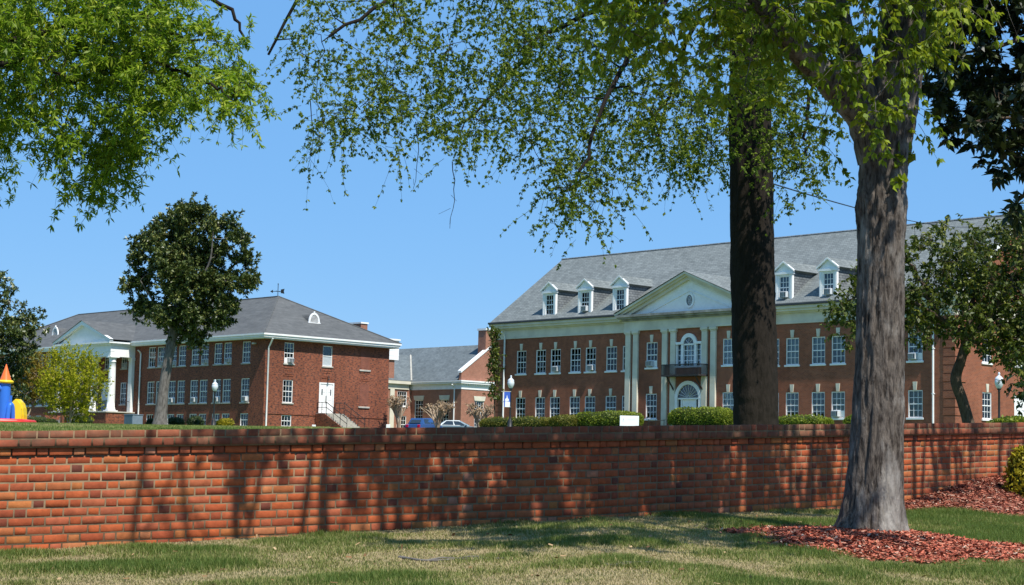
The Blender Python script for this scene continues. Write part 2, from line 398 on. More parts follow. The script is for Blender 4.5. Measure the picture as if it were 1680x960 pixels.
def brick_rows(rows, proj, s0, s1, seed, attrlo=0, attrhi=1, wob=.0012):
    rg = np.random.default_rng(seed); V = []; Q = []; A = []
    for r in rows:
        per = SL + HL + 2 * J; s = s0 + (per * .5 if r % 2 else 0) + (r % 4) * .004; k = 0
        while s < s1:
            L = SL if k % 2 == 0 else HL; a, b = s, s + L
            turn = a < 0 < b                                   # the wall turns here
            if turn: b, L = 0.0, -a
            if b - a > .03:
                o = proj + rg.normal(0, wob); hj = rg.normal(0, .0012); c = .004
                xs_ = x_of_s(np.array([a + c, b - c, b, a]))
                if a >= -1e-9: xs_ = np.maximum(xs_, .8255)
                else: xs_ = np.minimum(xs_, .8245)
                zt = ztop(x_of_s(np.array([(a + b) / 2])))[0] - r * CH - .004; zb = zt - CH + J
                sl = .0385 * L / 2
                def P(x, of, z, e): return wall_to_world(np.array([x]), of, z + e + rg.normal(0, .0013))[0]
                xa, xb, xB, xA = xs_
                vs = [P(xA, o - .004, zb, -sl), P(xB, o - .004, zb, sl), P(xB, o - .004, zt, sl), P(xA, o - .004, zt, -sl),
                      P(xa, o, zb + c, -sl), P(xb, o, zb + c, sl), P(xb, o, zt - c, sl), P(xa, o, zt - c, -sl),
                      P(xA, -.05, zb, -sl), P(xB, -.05, zb, sl), P(xB, -.05, zt, sl), P(xA, -.05, zt, -sl)]
                m = len(V); V += vs
                Q += [[m + i for i in f] for f in ((4, 5, 6, 7), (0, 1, 5, 4), (1, 2, 6, 5), (2, 3, 7, 6), (3, 0, 4, 7), (8, 9, 1, 0), (9, 10, 2, 1), (10, 11, 3, 2), (11, 8, 0, 3))]
                v = rg.random(); v = v * .75 + .18 if L == SL else v
                if r >= 12 and rg.random() < .6: v = .86 + .14 * v
                A += [attrlo + v * (attrhi - attrlo)] * 12
            s = (.004 if turn else s + L + J); k += 1
    return np.array(V) - np.array(WALL.location), Q, A
V, Q, A = brick_rows(range(2, 15), 0.0, -13, 17, 3)
link('brickwork', np_mesh('brickwork', V, Q, M['wallbrick'], A), WALL)
V, Q, A = brick_rows(range(0, 2), 0.042, -13, 17, 4, wob=.0012)
link('coping', np_mesh('coping', V, Q, M['coping'], A), WALL)
V, Q, A = brick_rows(range(2, 3), 0.016, -13, 17, 5)
link('corbel_course', np_mesh('corbel_course', V, Q, M['wallbrick'], A), WALL)
# mortar core: body and cap, both sides of the bend, extended far beyond the frame
def core(xs_, top, bot, f, bk):
    n = len(xs_); P = []
    for of, z in ((f, bot), (f, top), (bk, top), (bk, bot)): P.append(wall_to_world(xs_, of, ztop(xs_) + z))
    V = np.stack(P, 1).reshape(-1, 3) - np.array(WALL.location); q = []
    for i in range(n - 1):
        for k in range(4): q.append([i * 4 + k, i * 4 + (k + 1) % 4, i * 4 + 4 + (k + 1) % 4, i * 4 + 4 + k])
    q += [[0, 3, 2, 1], [n * 4 - 4, n * 4 - 3, n * 4 - 2, n * 4 - 1]]
    return V, q
wa = np.concatenate([np.linspace(-40, -9, 20), np.linspace(-8, .825, 40)]); wb = np.concatenate([np.linspace(.8252, 9, 40), np.linspace(10, 40, 20)])
Vs, Qs = [], []
for xs_ in (wa, wb):
    for top, bot, f, bk in ((-2 * CH, -1.25, -.0045, -.21), (-.006, -2 * CH - .004, .0375, -.25)):
        V, q = core(xs_, top, bot, f, bk); o = sum(len(v) for v in Vs); Vs.append(V); Qs += [[i + o for i in f_] for f_ in q]
link('mortar', np_mesh('mortar', np.concatenate(Vs), Qs, M['mortar']), WALL)

# ------------------------------------------------------------------ building kit
def wall_holes(mb, face, fixed, a0, a1, z0, z1, holes, rev=.16, m=0):
    """wall rectangle with real openings; face '-y' (front) or '+x' (right end); reveals go inwards"""
    A = sorted({a0, a1, *[h[0] for h in holes], *[h[1] for h in holes]}); Z = sorted({z0, z1, *[h[2] for h in holes], *[h[3] for h in holes]})
    def P(a, z, d): return (a, fixed + d, z) if face == '-y' else (fixed - d, a, z)
    for i in range(len(A) - 1):
        for j in range(len(Z) - 1):
            ca, cz = (A[i] + A[i + 1]) / 2, (Z[j] + Z[j + 1]) / 2
            if any(h[0] < ca < h[1] and h[2] < cz < h[3] for h in holes): continue
            mb.add([P(A[i], Z[j], 0), P(A[i + 1], Z[j], 0), P(A[i + 1], Z[j + 1], 0), P(A[i], Z[j + 1], 0)], [(0, 1, 2, 3)], m)
    for h in holes:
        c = [(h[0], h[2]), (h[1], h[2]), (h[1], h[3]), (h[0], h[3])]
        for k in range(4):
            p, q = c[k], c[(k + 1) % 4]
            mb.add([P(*p, 0), P(*p, rev), P(*q, rev), P(*q, 0)], [(0, 1, 2, 3)], m)
_WC = {}
def window_meshes(wd, h, cols, rows, rail, head):
    key = (round(wd, 2), round(h, 2), cols, rows, rail, head)
    if key in _WC: return _WC[key]
    f = MB(); t = .06; a = wd / 2 + .003
    f.box(-a, -a + t, .035, .13, 0, h); f.box(a - t, a, .035, .13, 0, h)
    f.box(-a + t, a - t, .033, .13, 0, t); f.box(-a + t, a - t, .033, .13, h - t, h)
    zr = h * .5
    if rail: f.box(-a + t, a - t, .055, .125, zr - .03, zr + .03)
    for i in range(1, cols):
        x = -a + t + (2 * a - 2 * t) * i / cols; f.box(x - .014, x + .014, .075, .105, t, h - t)
    for j in range(1, rows):
        z = t + (h - 2 * t) * j / rows
        if rail and abs(z - zr) < .1: continue
        f.box(-a + t, a - t, .077, .107, z - .014, z + .014)
    p = MB(); p.box(-a + t, a - t, .093, .099, t, h - t)
    s = MB(); s.bbox(-a - .09, a + .09, -.075, .05, -.12, -.003, .012)
    r = (f.mesh('window', M['white']), p.mesh('pane', M['glass']), s.mesh('sill', M['stone']), s.mesh('sill', M['white']))
    _WC[key] = r; return r
def ac_mesh():
    b = MB(); b.bbox(-.26, .26, -.22, .12, .0, .38, .02)
    for i in range(6): b.box(-.22, .10, -.232, -.221, .05 + i * .05, .07 + i * .05, 1)
    b.box(.14, .22, -.232, -.221, .05, .33, 1)
    return b.mesh('air_conditioner', [M['acgrey'], M['gutter']])
AC = ac_mesh()
def add_window(b, face, a, fixed, z0, wd, h, cols=3, rows=4, rail=True, sill='stone', key=False, ac=0, blind=0, bw=False, name='window'):
    """a = centre along the wall; the window is a child of the building, its pane, sill and so on are sub-parts"""
    me = window_meshes(wd, h, cols, rows, rail, 0)
    loc = (a, fixed, z0 - b['zg']) if face == '-y' else (fixed, a, z0 - b['zg'])
    o = link(name, me[0], b, loc, 0 if face == '-y' else math.pi / 2)
    link('pane', me[1], o)
    if sill: link('sill', me[2] if sill == 'stone' else me[3], o)
    if key:
        k = MB(); k.prism([(-.10, h + .003), (.10, h + .003), (.15, h + .5), (-.15, h + .5)], -.05, .03); k.build('keystone', M['cream'], o)
    if blind:
        k = MB(); k.box(-wd / 2 + .06, wd / 2 - .06, .19, .20, h * (1 - blind), h - .05); k.build('blind', M['blindw'] if bw else M['blind'], o)
    if ac:
        link('air_conditioner', AC, o, (ac * .12, 0, .078))
        k = MB(); k.box(-wd / 2 + .08, ac * .12 - .262, .062, .09, .078, .46); k.box(ac * .12 + .262, wd / 2 - .08, .062, .09, .078, .46); k.box(ac * .12 - .262, ac * .12 + .262, .062, .09, .459, .50)
        k.build('filler_panel', M['white'], o)
    return o
def building(name, label, P0, yaw, zg):
    b = thing(name, label, 'building', (P0[0], P0[1], zg), -yaw); b['zg'] = zg; return b
def part(mb, name, mat, b): return mb.build(name, mat, b, (0, 0, -b['zg']))
def drain(b, name, x, y, z0, z1, mat='white'):
    d = MB(); d.tube([(x, y, z0), (x, y, z1)], .065, 8); d.tube([(x, y, z1), (x, y - .12, z1 + .18), (x, y - .32, z1 + .3)], .065, 8)
    for z in (z0 + (z1 - z0) * .33, z0 + (z1 - z0) * .7): d.box(x - .09, x + .09, y - .05, y + .07, z, z + .05)
    return part(d, name, M[mat], b)

# ------------------------------------------------------------------ the long brick building on the right
ZG = 3.75
RB = building('dormitory_building', 'long two storey red brick building with slate roof, white dormers and a pilastered entrance pavilion', (-1.0456, 131.58), .823, ZG)
LR, DR = 39.34, 14.0; CU = LR / 2
wins = [(2.2, 1.02), (4.25, 1.02), (5.77, 1.02), (7.77, 1.02), (9.28, 1.02), (11.3, 1.02), (12.86, 1.02)]
us = [a + wd / 2 for a, wd in wins]; us = us + [LR - u for u in reversed(us)]
acU = {2: 1, 4: 1, 13: -1}; acL = {10: -1}
mb = MB(); holes = []
for u in us: holes += [(u - .51, u + .51, 8.1, 9.79), (u - .51, u + .51, 4.75, 6.37)]
wall_holes(mb, '-y', 0, 0, LR, ZG - .3, 10.69, [h for h in holes], m=0)
VS = [3.37, 10.63]
wall_holes(mb, '+x', LR, 0, DR, ZG - .3, 10.69, [(v - .5, v + .5, z0, z1) for v in VS for z0, z1 in ((8.1, 9.79), (4.78, 6.35))] + [(6.35, 7.65, ZG, 6.3), (6.5, 7.5, 8.1, 9.79)])
mb.add([(0, 0, ZG - .3), (0, DR, ZG - .3), (0, DR, 10.69), (0, 0, 10.69)], [(3, 2, 1, 0)])
mb.add([(0, DR, ZG - .3), (LR, DR, ZG - .3), (LR, DR, 10.69), (0, DR, 10.69)], [(3, 2, 1, 0)])
RIDGE_Z, EAVE_Z = 17.38, 11.93
for x in (.0, LR):                                   # brick gables
    f = [(x, -.02, 10.69), (x, DR + .02, 10.69), (x, DR + .02, 11.75), (x, DR / 2, RIDGE_Z - .25), (x, -.02, 11.75)]
    mb.add(f, [(0, 1, 2, 3, 4)] if x else [(4, 3, 2, 1, 0)])
part(mb, 'wall', M['brickR'], RB)
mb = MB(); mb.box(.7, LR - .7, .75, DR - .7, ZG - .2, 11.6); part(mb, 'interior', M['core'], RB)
for k, u in enumerate(us):
    rg = random.Random(k)
    add_window(RB, '-y', u, 0, 8.1, 1.02, 1.69, key=True, sill='white', ac=acU.get(k, 0), blind=(.5, .45, .48, .5, .5, .45, .6, .5, .95, .47, .5, .5, .4, .5)[k], bw=k in (8, 9))
    add_window(RB, '-y', u, 0, 4.75, 1.02, 1.62, key=True, sill='white', ac=acL.get(k, 0), blind=(.5, .3, .9, .0, .5, .95, .3, .5, .0, .0, .9, .5, .5, .95)[k], bw=False)
for v in VS:
    for z0, h in ((8.1, 1.69), (4.78, 1.57)):
        add_window(RB, '+x', v, LR, z0, 1.0, h, key=True, sill='white', blind=.4, bw=True)
add_window(RB, '+x', 7.0, LR, 8.1, 1.0, 1.69, key=True, sill='white', blind=.9, bw=True)
# quoins
for name, mir in (('corner_quoin', 0), ('corner_quoin', 1)):
    q = MB(); k = 0; z = ZG + .15
    while z < 10.4:
        lf, ls = (.78, 1.1) if k % 2 == 0 else (.74, .62)
        if mir: q.box(LR - lf, LR + .05, -.05, ls, z, z + .42)
        else: q.box(-.05, lf, -.05, ls, z, z + .42)
        z += .49; k += 1
    part(q, name, M['brickR'], RB)
# entablature: frieze and stepped cornice
def ring(mb, x0, x1, y0, y1, o, z0, z1, m=0, t=.5):
    mb.box(x0 - o, x1 + o, y0 - o, y0 + t, z0, z1, m); mb.box(x0 - o, x1 + o, y1 - t, y1 + o, z0, z1, m)
    mb.box(x0 - o, x0 + t, y0 + t, y1 - t, z0, z1, m); mb.box(x1 - t, x1 + o, y0 + t, y1 - t, z0, z1, m)
e = MB(); ring(e, 0, LR, 0, DR, .06, 10.69, 10.80); ring(e, 0, LR, 0, DR, .035, 10.80, 11.36)
part(e, 'frieze', M['cream'], RB)
e = MB()
e.box(-.16, LR + .16, -.16, .4, 11.36, 11.46); e.box(-.33, LR + .33, -.34, .4, 11.46, 11.62); e.box(-.42, LR + .42, -.44, .4, 11.62, 11.80)
for x0, x1 in ((-.42, .3), (LR - .3, LR + .42)): e.box(x0, x1, .4, 1.1, 11.40, 11.80)
e.box(-.16, LR + .16, DR - .4, DR + .4, 11.36, 11.80)
part(e, 'cornice', M['cream'], RB)
e = MB(); e.bbox(-.45, LR + .45, -.55, -.40, 11.80, 11.95, .02); part(e, 'gutter', M['gutter'], RB)
pit = (RIDGE_Z - EAVE_Z) / (DR / 2 + .42)
def roofz(v): return EAVE_Z + (v + .42) * pit
e = MB()
e.add([(-.38, -.42, EAVE_Z), (LR + .38, -.42, EAVE_Z), (LR + .38, DR / 2, RIDGE_Z), (-.38, DR / 2, RIDGE_Z)], [(0, 1, 2, 3)])
e.add([(-.38, DR + .42, EAVE_Z), (LR + .38, DR + .42, EAVE_Z), (LR + .38, DR / 2, RIDGE_Z), (-.38, DR / 2, RIDGE_Z)], [(3, 2, 1, 0)])
for x in (-.38, LR + .38):
    e.add([(x, -.42, EAVE_Z), (x, DR / 2, RIDGE_Z), (x, DR + .42, EAVE_Z), (x, DR + .42, EAVE_Z - .14), (x, DR / 2, RIDGE_Z - .14), (x, -.42, EAVE_Z - .14)], [(0, 1, 4, 5), (1, 2, 3, 4)])
RF = part(e, 'roof', M['slateR'], RB)
e = MB()
for x in (-.40, LR + .22):
    e = MB(); e.prism_x([(-.44, EAVE_Z - .3), (DR / 2, RIDGE_Z - .32), (DR + .44, EAVE_Z - .3), (DR + .44, EAVE_Z - .03), (DR / 2, RIDGE_Z - .04), (-.44, EAVE_Z - .03)], x, x + .18); part(e, 'verge_board', M['white'], RB)
e = MB(); e.tube([(-.4, DR / 2, RIDGE_Z + .02), (LR + .4, DR / 2, RIDGE_Z + .02)], .07, 6, smooth=False); part(e, 'ridge_cap', M['slateD'], RB)
# dormers
def dormer(b, cu, label=None, ac=0, blind=.4):
    v0, wd, zb, ze, za = .12, 1.34, 11.98, 14.02, 14.66
    d = MB(); h = wd / 2
    vb = (ze - EAVE_Z) / pit - .42; va = (za - EAVE_Z) / pit - .42
    for sx in (-1, 1): d.add([(sx * (h - .05), v0 + .1, zb - .02), (sx * (h - .05), v0 + .1, ze), (sx * (h - .05), vb + .1, ze)], [(0, 1, 2) if sx > 0 else (2, 1, 0)])
    o = d.build('dormer', M['slateD'], b, (cu, 0, -b['zg']))
    f = MB()
    f.box(-h, -.40, v0 - .03, v0 + .13, zb, ze - .16); f.box(.40, h, v0 - .03, v0 + .13, zb, ze - .16)
    f.box(-.40, .40, v0 - .02, v0 + .12, zb, zb + .30); f.box(-.40, .40, v0 - .02, v0 + .12, 13.76, ze - .16)
    f.box(-h - .06, h + .06, v0 - .12, v0 + .14, ze - .16, ze - .02)
    f.prism([(-h - .1, ze - .018), (h + .1, ze - .018), (0, za - .04)], v0 + .0, v0 + .10)
    for sx in (-1, 1):
        f.prism([(sx * (h + .16), ze + .0), (sx * (h + .16), ze + .09), (0, za + .06), (0, za - .06)][::sx], v0 - .16, v0 - .002)
        f.box(sx * (h - .13), sx * (h - .01), v0 - .06, v0 - .032, zb, ze - .165)
    f.build('face_frame', M['white'], o)
    r = MB()
    for sx in (-1, 1):
        r.add([(sx * (h + .18), v0 - .14, ze + .06), (sx * (h + .18), vb + .1, ze + .06), (0, va + .1, za + .07), (0, v0 - .14, za + .07)], [(0, 1, 2, 3) if sx < 0 else (3, 2, 1, 0)])
        r.add([(sx * (h + .18), v0 + .0, ze + .055), (sx * (h + .18), vb + .1, ze + .055), (sx * (h - .06), vb + .1, ze - .02), (sx * (h - .06), v0 + .0, ze - .02)], [(0, 1, 2, 3)])
    r.build('dormer_roof', M['slateR'], o)
    me = window_meshes(.80, 1.46, 3, 4, True, 0)
    wn = link('window', me[0], o, (0, v0 - .02, 12.30)); pn = link('pane', me[1], o, (0, v0 - .02, 12.30))
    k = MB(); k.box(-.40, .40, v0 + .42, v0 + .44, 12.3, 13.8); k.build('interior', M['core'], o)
    if blind: k = MB(); k.box(-.38, .38, v0 + .2, v0 + .21, 13.76 - 1.46 * blind, 13.75); k.build('blind', M['blindw'], o)
    if ac: link('air_conditioner', AC, o, (ac * .06, v0 - .02, 12.38))
for k, (u, ac) in enumerate([(5.42, 0), (9.02, 1), (12.42, 0), (26.75, 1), (30.2, 1), (33.85, 0)]): dormer(RB, u, None, ac, (.0, .3, .5, .0, .0, .4)[k])
# entrance pavilion
PV, PW = -.8, 5.78
mb = MB(); holes = []
PWIN = [-3.35, 3.35]
for du in PWIN: holes += [(CU + du - .5, CU + du + .5, 8.17, 9.87), (CU + du - .5, CU + du + .5, 4.75, 6.42)]
holes += [(CU - 1.1, CU + 1.1, 8.2, 9.62), (CU - .98, CU + .98, ZG - .1, 6.25)]
wall_holes(mb, '-y', PV, CU - PW, CU + PW, ZG - .3, 10.69, holes)
for s in (-1, 1):
    x = CU + s * PW; mb.add([(x, PV, ZG - .3), (x, 0, ZG - .3), (x, 0, 10.69), (x, PV, 10.69)], [(0, 1, 2, 3) if s > 0 else (3, 2, 1, 0)])
part(mb, 'pavilion_wall', M['brickR'], RB)
for k, du in enumerate(PWIN):
    add_window(RB, '-y', CU + du, PV, 8.17, 1.0, 1.7, key=True, sill='white', ac=-1 if k == 0 else 0)
    add_window(RB, '-y', CU + du, PV, 4.75, 1.0, 1.67, key=True, sill='white', blind=.0 if k == 0 else .5)
mb = MB()
for du in (5.46, 4.76, 2.115, 1.365):
    for s in (-1, 1):
        c = CU + s * du; p = MB()
        p.bbox(c - .225, c + .225, PV - .14, PV + .05, ZG + .3, 10.42, .012); p.bbox(c - .29, c + .29, PV - .19, PV + .05, ZG - .1, ZG + .3, .02)
        p.bbox(c - .25, c + .25, PV - .17, PV + .05, 10.42, 10.50, .01); p.bbox(c - .31, c + .31, PV - .22, PV + .05, 10.50, 10.69, .02)
        p.box(c - .2255, c + .2255, PV - .1405, PV + .04, 7.50, 7.515, 1); p.box(c - .2255, c + .2255, PV - .1405, PV + .04, 9.90, 9.91, 1)
        part(p, 'pilaster', [M['cream'], M['stone']], RB)
e = MB()
X0, X1 = CU - PW - .04, CU + PW + .04
e.box(X0, X1, PV - .16, -.037, 10.69, 10.82); e.box(X0 + .02, X1 - .02, PV - .13, -.038, 10.82, 11.36)
part(e, 'pavilion_frieze', M['cream'], RB)
e = MB()
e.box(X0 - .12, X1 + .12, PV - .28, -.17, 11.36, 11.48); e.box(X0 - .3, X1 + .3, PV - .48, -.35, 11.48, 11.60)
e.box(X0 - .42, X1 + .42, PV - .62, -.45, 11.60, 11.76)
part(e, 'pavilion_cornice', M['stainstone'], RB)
ZP, ZA, HW = 11.76, 14.22, X1 + .45 - CU
t = MB(); t.prism([(CU - HW + .35, ZP), (CU + HW - .35, ZP), (CU, ZA - .12)], PV - .02, PV + .2)
t_ = [(.62, .045), (.50, .03)]
for sc_, dep in ((.63, .05),):                      # raised inner triangular moulding
    for s in (-1, 1):
        a = (CU + s * (HW - .4) * sc_, ZP + .10); c_ = (CU, ZP + .10 + (ZA - ZP) * sc_ * .88)
        t.prism([a, (a[0] - s * .16, a[1]), (CU, c_[1] - .09), (CU, c_[1])][::s], PV - .02 - dep, PV - .021)
part(t, 'tympanum', M['white'], RB)
rk = MB()
for s in (-1, 1):
    for o, (dz0, dz1), pr in ((0, (-.44, -.22), .26), (1, (-.22, -.08), .44), (2, (-.08, .06), .6)):
        x = CU + s * (HW + .02 * o); ztip = ZP + .44
        rk.prism([(x, ztip + dz0 - .42), (x, ztip + dz1 - .42), (CU, ZA + .1 + dz1), (CU, ZA + .1 + dz0)][::-s], PV - pr, PV - .022 + .002 * o)
part(rk, 'raking_cornice', M['cream'], RB)
r = MB()
va = (ZA + .2 - EAVE_Z) / pit - .42
for s in (-1, 1):
    x = CU + s * (HW + .1); zx = ZP + .12
    r.add([(x, PV - .66, zx), (x, .0, zx), (CU, va + .15, ZA + .2), (CU, PV - .66, ZA + .2)], [(0, 1, 2, 3) if s < 0 else (3, 2, 1, 0)])
part(r, 'pavilion_roof', M['slateR'], RB)
ov = MB(); zc = 12.52; n = 24
ring_o = [(CU + .40 * math.sin(a), zc + .50 * math.cos(a)) for a in np.linspace(0, 2 * math.pi, n, endpoint=False)]
ring_i = [(CU + .27 * math.sin(a), zc + .36 * math.cos(a)) for a in np.linspace(0, 2 * math.pi, n, endpoint=False)]
for i in range(n):
    j = (i + 1) % n; ov.prism([ring_o[i], ring_o[j], ring_i[j], ring_i[i]], PV - .10, PV - .023)
ovo = part(ov, 'oval_window', M['white'], RB)
k = MB(); k.prism(ring_i, PV - .045, PV - .024); k.build('pane', M['carglass'], ovo)
k = MB()
for d in (-.12, 0, .12):
    k.tube([(CU + d - .12, PV - .055, zc - .3), (CU + d + .12, PV - .055, zc + .3)], .012, 4); k.tube([(CU + d + .12, PV - .055, zc - .3), (CU + d - .12, PV - .055, zc + .3)], .012, 4)
k.build('glazing_bar', M['white'], ovo)
# palladian window
def arch(mb, cx, z, r0, r1, y0, y1, n=14, m=0):
    for i in range(n):
        a, b = math.pi * i / n, math.pi * (i + 1) / n
        mb.prism([(cx + r1 * math.cos(a), z + r1 * math.sin(a)), (cx + r1 * math.cos(b), z + r1 * math.sin(b)), (cx + r0 * math.cos(b), z + r0 * math.sin(b)), (cx + r0 * math.cos(a), z + r0 * math.sin(a))][::-1], y0, y1, m)
f = MB()
f.box(CU - 1.1, CU - 1.02, PV - .06, PV + .12, 8.2, 9.62); f.box(CU + 1.02, CU + 1.1, PV - .06, PV + .12, 8.2, 9.62)
for s in (-1, 1): f.box(CU + s * .66, CU + s * .48, PV - .09, PV + .12, 8.2, 9.62)
f.box(CU - 1.12, CU - .46, PV - .13, PV + .12, 9.621, 9.78); f.box(CU + .46, CU + 1.12, PV - .13, PV + .12, 9.621, 9.78)
f.box(CU - 1.16, CU + 1.16, PV - .14, PV + .12, 8.08, 8.199)
f.box(CU - .48, CU + .48, PV - .05, PV + .12, 9.56, 9.66)
arch(f, CU, 9.64, .44, .70, PV - .12, PV - .004)
for s in (-1, 1):
    for j in range(1, 4): f.box(CU + s * .66, CU + s * 1.02, PV + .03, PV + .06, 8.2 + j * .355 - .014, 8.2 + j * .355 + .014)
for i in (1, 2): f.box(CU - .48 + i * .32 - .014, CU - .48 + i * .32 + .014, PV + .03, PV + .06, 8.2, 9.56)
for j in range(1, 4): f.box(CU - .48, CU + .48, PV + .031, PV + (.08 if j == 2 else .061), 8.2 + j * .34 - .02, 8.2 + j * .34 + .02)
for a in (45, 90, 135): f.tube([(CU, PV - .06, 9.64), (CU + .44 * math.cos(R(a)), PV - .06, 9.64 + .44 * math.sin(R(a)))], .016, 4)
po = part(f, 'palladian_window', M['white'], RB)
k = MB(); k.box(CU - 1.02, CU + 1.02, PV + .07, PV + .076, 8.2, 9.56); k.build('pane', M['glass'], po)
k = MB(); k.prism([(CU + .45 * math.cos(a), 9.662 + .42 * math.sin(a)) for a in np.linspace(math.pi, 0, 14)], PV - .04, PV - .003); k.build('fanlight', M['carglass'], po)
# balcony
f = MB(); f.box(CU - 1.62, CU + 1.62, PV - .95, PV - .005, 7.48, 7.58)
for s in (-1, 1):
    f.tube([(CU + s * 1.25, PV - .8, 7.47), (CU + s * 1.25, PV - .5, 7.1), (CU + s * 1.25, PV - .1, 6.6)], .05, 6)
    f.box(CU + s * 1.18, CU + s * 1.32, PV - .12, PV - .002, 6.45, 7.47)
bo = part(f, 'balcony', M['darkmetal'], RB)
k = MB()
for x in np.arange(-1.6, 1.61, .1): k.box(CU + x - .018, CU + x + .018, PV - .94, PV - .91, 7.58, 8.22)
for s in (-1, 1):
    for y in np.arange(PV - .85, PV - .02, .1): k.box(CU + s * 1.6 - .012, CU + s * 1.6 + .012, y, y + .03, 7.58, 8.22)
    k.box(CU + s * 1.6 - .03, CU + s * 1.6 + .03, PV - .95, PV - .02, 8.22, 8.27)
k.box(CU - 1.63, CU + 1.63, PV - .96, PV - .90, 8.22, 8.27)
k.build('balcony_railing', M['iron'], bo)
# entrance door with fanlight
f = MB(); arch(f, CU, 6.05, .92, 1.17, PV - .13, PV - .006)
for s in (-1, 1): f.box(CU + s * .92, CU + s * 1.15, PV - .12, PV + .1, ZG, 6.05); f.box(CU + s * .56, CU + s * .66, PV - .05, PV + .12, ZG, 6.0)
f.box(CU - .92, CU + .92, PV - .09, PV + .12, 6.0, 6.1)
for a in range(18, 180, 18): f.tube([(CU + .1 * math.cos(R(a)), PV - .045, 6.1 + .1 * math.sin(R(a))), (CU + .9 * math.cos(R(a)), PV - .045, 6.07 + .9 * math.sin(R(a)))], .016, 4)
do = part(f, 'entrance_door', M['white'], RB)
k = MB(); k.prism([(CU + .92 * math.cos(a), 6.101 + .86 * math.sin(a)) for a in np.linspace(math.pi, 0, 18)], PV - .03, PV - .004); k.build('fanlight', M['carglass'], do)
k = MB(); k.bbox(CU - .56, CU + .56, PV + .02, PV + .08, ZG, 6.0, .01)
for i, j in ((0, 0), (1, 0), (0, 1), (1, 1)): k.bbox(CU - .44 + i * .48, CU - .04 + i * .48, PV + .0, PV + .019, ZG + .25 + j * .95, ZG + 1.0 + j * 1.0, .006)
k.build('door_leaf', M['white'], do)
k = MB()
for s in (-1, 1): k.box(CU + s * .66, CU + s * .92, PV + .06, PV + .066, ZG + .4, 6.0)
k.build('sidelight', M['glass'], do)
k = MB(); k.lathe([(.0, ZG + 1.05), (.035, ZG + 1.06), (.035, ZG + 1.1), (0, ZG + 1.11)], CU + .45, PV - .02, 8); k.build('handle', M['darkmetal'], do)
f = MB()
for k_ in range(4): f.bbox(CU - 1.9 - .1 * k_, CU + 1.9 + .1 * k_, PV - 1.0 - .32 * k_, PV - .01 + 0 * k_ - .001 * k_, ZG - .6, ZG - .01 - .15 * k_, .01)
part(f, 'entrance_step', M['concrete'], RB)
for s in (-1, 1):
    f = MB()
    for y in (PV - .5, PV - 1.3, PV - 2.0): f.tube([(CU + s * 1.7, y, ZG - .3), (CU + s * 1.7, y, ZG + .9)], .022, 6)
    for z in (.9, .45): f.tube([(CU + s * 1.7, PV - .4, ZG + z), (CU + s * 1.7, PV - 2.05, ZG + z - .18)], .022, 6)
    part(f, 'entrance_railing', M['iron'], RB)
drain(RB, 'downspout', .98, -.1, ZG, 10.9); drain(RB, 'downspout', LR - 1.41, -.1, ZG, 10.9)
f = MB(); f.box(6.35, 6.45, 0, 0, 0, 0) if False else None
f.bbox(LR - .10, LR - .04, 6.36, 7.64, ZG, 6.29, .01)
for i in (0, 1): f.bbox(LR - .04, LR - .02, 6.45 + i * .62, 6.93 + i * .62, ZG + .2, ZG + 1.0, .008)
sd = part(f, 'side_door', M['white'], RB)
k = MB(); k.box(LR - .04, LR + .03, 7.05, 7.1, ZG + 1.0, ZG + 1.12); k.build('handle', M['iron'], sd)

# ------------------------------------------------------------------ the hip roofed building on the left
LP = (-19.9386, 144.5248); ZL = 3.95
LB = building('hip_roof_building', 'dark red brick building with grey hip roof, white columned portico and weathervane', LP, .8136, ZL)
DL, LLn = 13.03, 49.0
PU = -24.5
mb = MB(); holes = []
pairs = [-17.02, -15.6, -13.66, -12.2, -10.2, -8.76, -6.78, -5.35, -2.68]
lw = [2 * PU - u for u in pairs]
for u in pairs + lw: holes += [(u - .56, u + .56, 9.38, 11.14), (u - .58, u + .58, 6.15, 8.1), (u - .56, u + .56, 4.16, 5.22)]
pw_ = [-21.6, -27.4]
for u in pw_: holes += [(u - .5, u + .5, 9.38, 11.1), (u - .5, u + .5, 6.15, 8.1)]
holes += [(PU - .9, PU + .9, 5.42, 8.3), (PU - .5, PU + .5, 9.38, 11.1)]
wall_holes(mb, '-y', 0, -LLn, 0, ZL - .4, 11.3, holes)
SW = [(2.38, .96, 9.39, 11.1, 'u'), (6.35, 1.0, 9.38, 11.08, 'd'), (2.37, 1.0, 6.17, 8.03, 'l'), (2.33, 1.0, 4.22, 5.14, 'b')]
wall_holes(mb, '+x', 0, 0, DL, ZL - .4, 11.3, [(v - wd / 2, v + wd / 2, a, b_) for v, wd, a, b_, _ in SW] + [(5.58, 7.14, 5.45, 8.0)])
mb.add([(-LLn, 0, ZL - .4), (-LLn, DL, ZL - .4), (-LLn, DL, 11.3), (-LLn, 0, 11.3)], [(3, 2, 1, 0)])
mb.add([(-LLn, DL, ZL - .4), (0, DL, ZL - .4), (0, DL, 11.3), (-LLn, DL, 11.3)], [(3, 2, 1, 0)])
part(mb, 'wall', M['brickL'], LB)
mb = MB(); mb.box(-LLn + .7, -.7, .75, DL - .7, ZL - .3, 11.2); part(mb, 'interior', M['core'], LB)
acu = {1: 1, 2: 1, 5: 1, 7: 1}; acl = {2: 1, 4: 1, 6: 1, 8: 1}
for k, u in enumerate(pairs + lw):
    rg = random.Random(k + 40)
    add_window(LB, '-y', u, 0, 9.38, 1.12, 1.76, 3, 4, ac=acu.get(k, 0), blind=rg.choice([.5, .85, .9, .6]))
    add_window(LB, '-y', u, 0, 6.15, 1.16, 1.95, 3, 4, ac=acl.get(k, 0), blind=rg.choice([.5, .85, .6, .4]), bw=rg.random() < .4)
    add_window(LB, '-y', u, 0, 4.16, 1.12, 1.06, 3, 2)
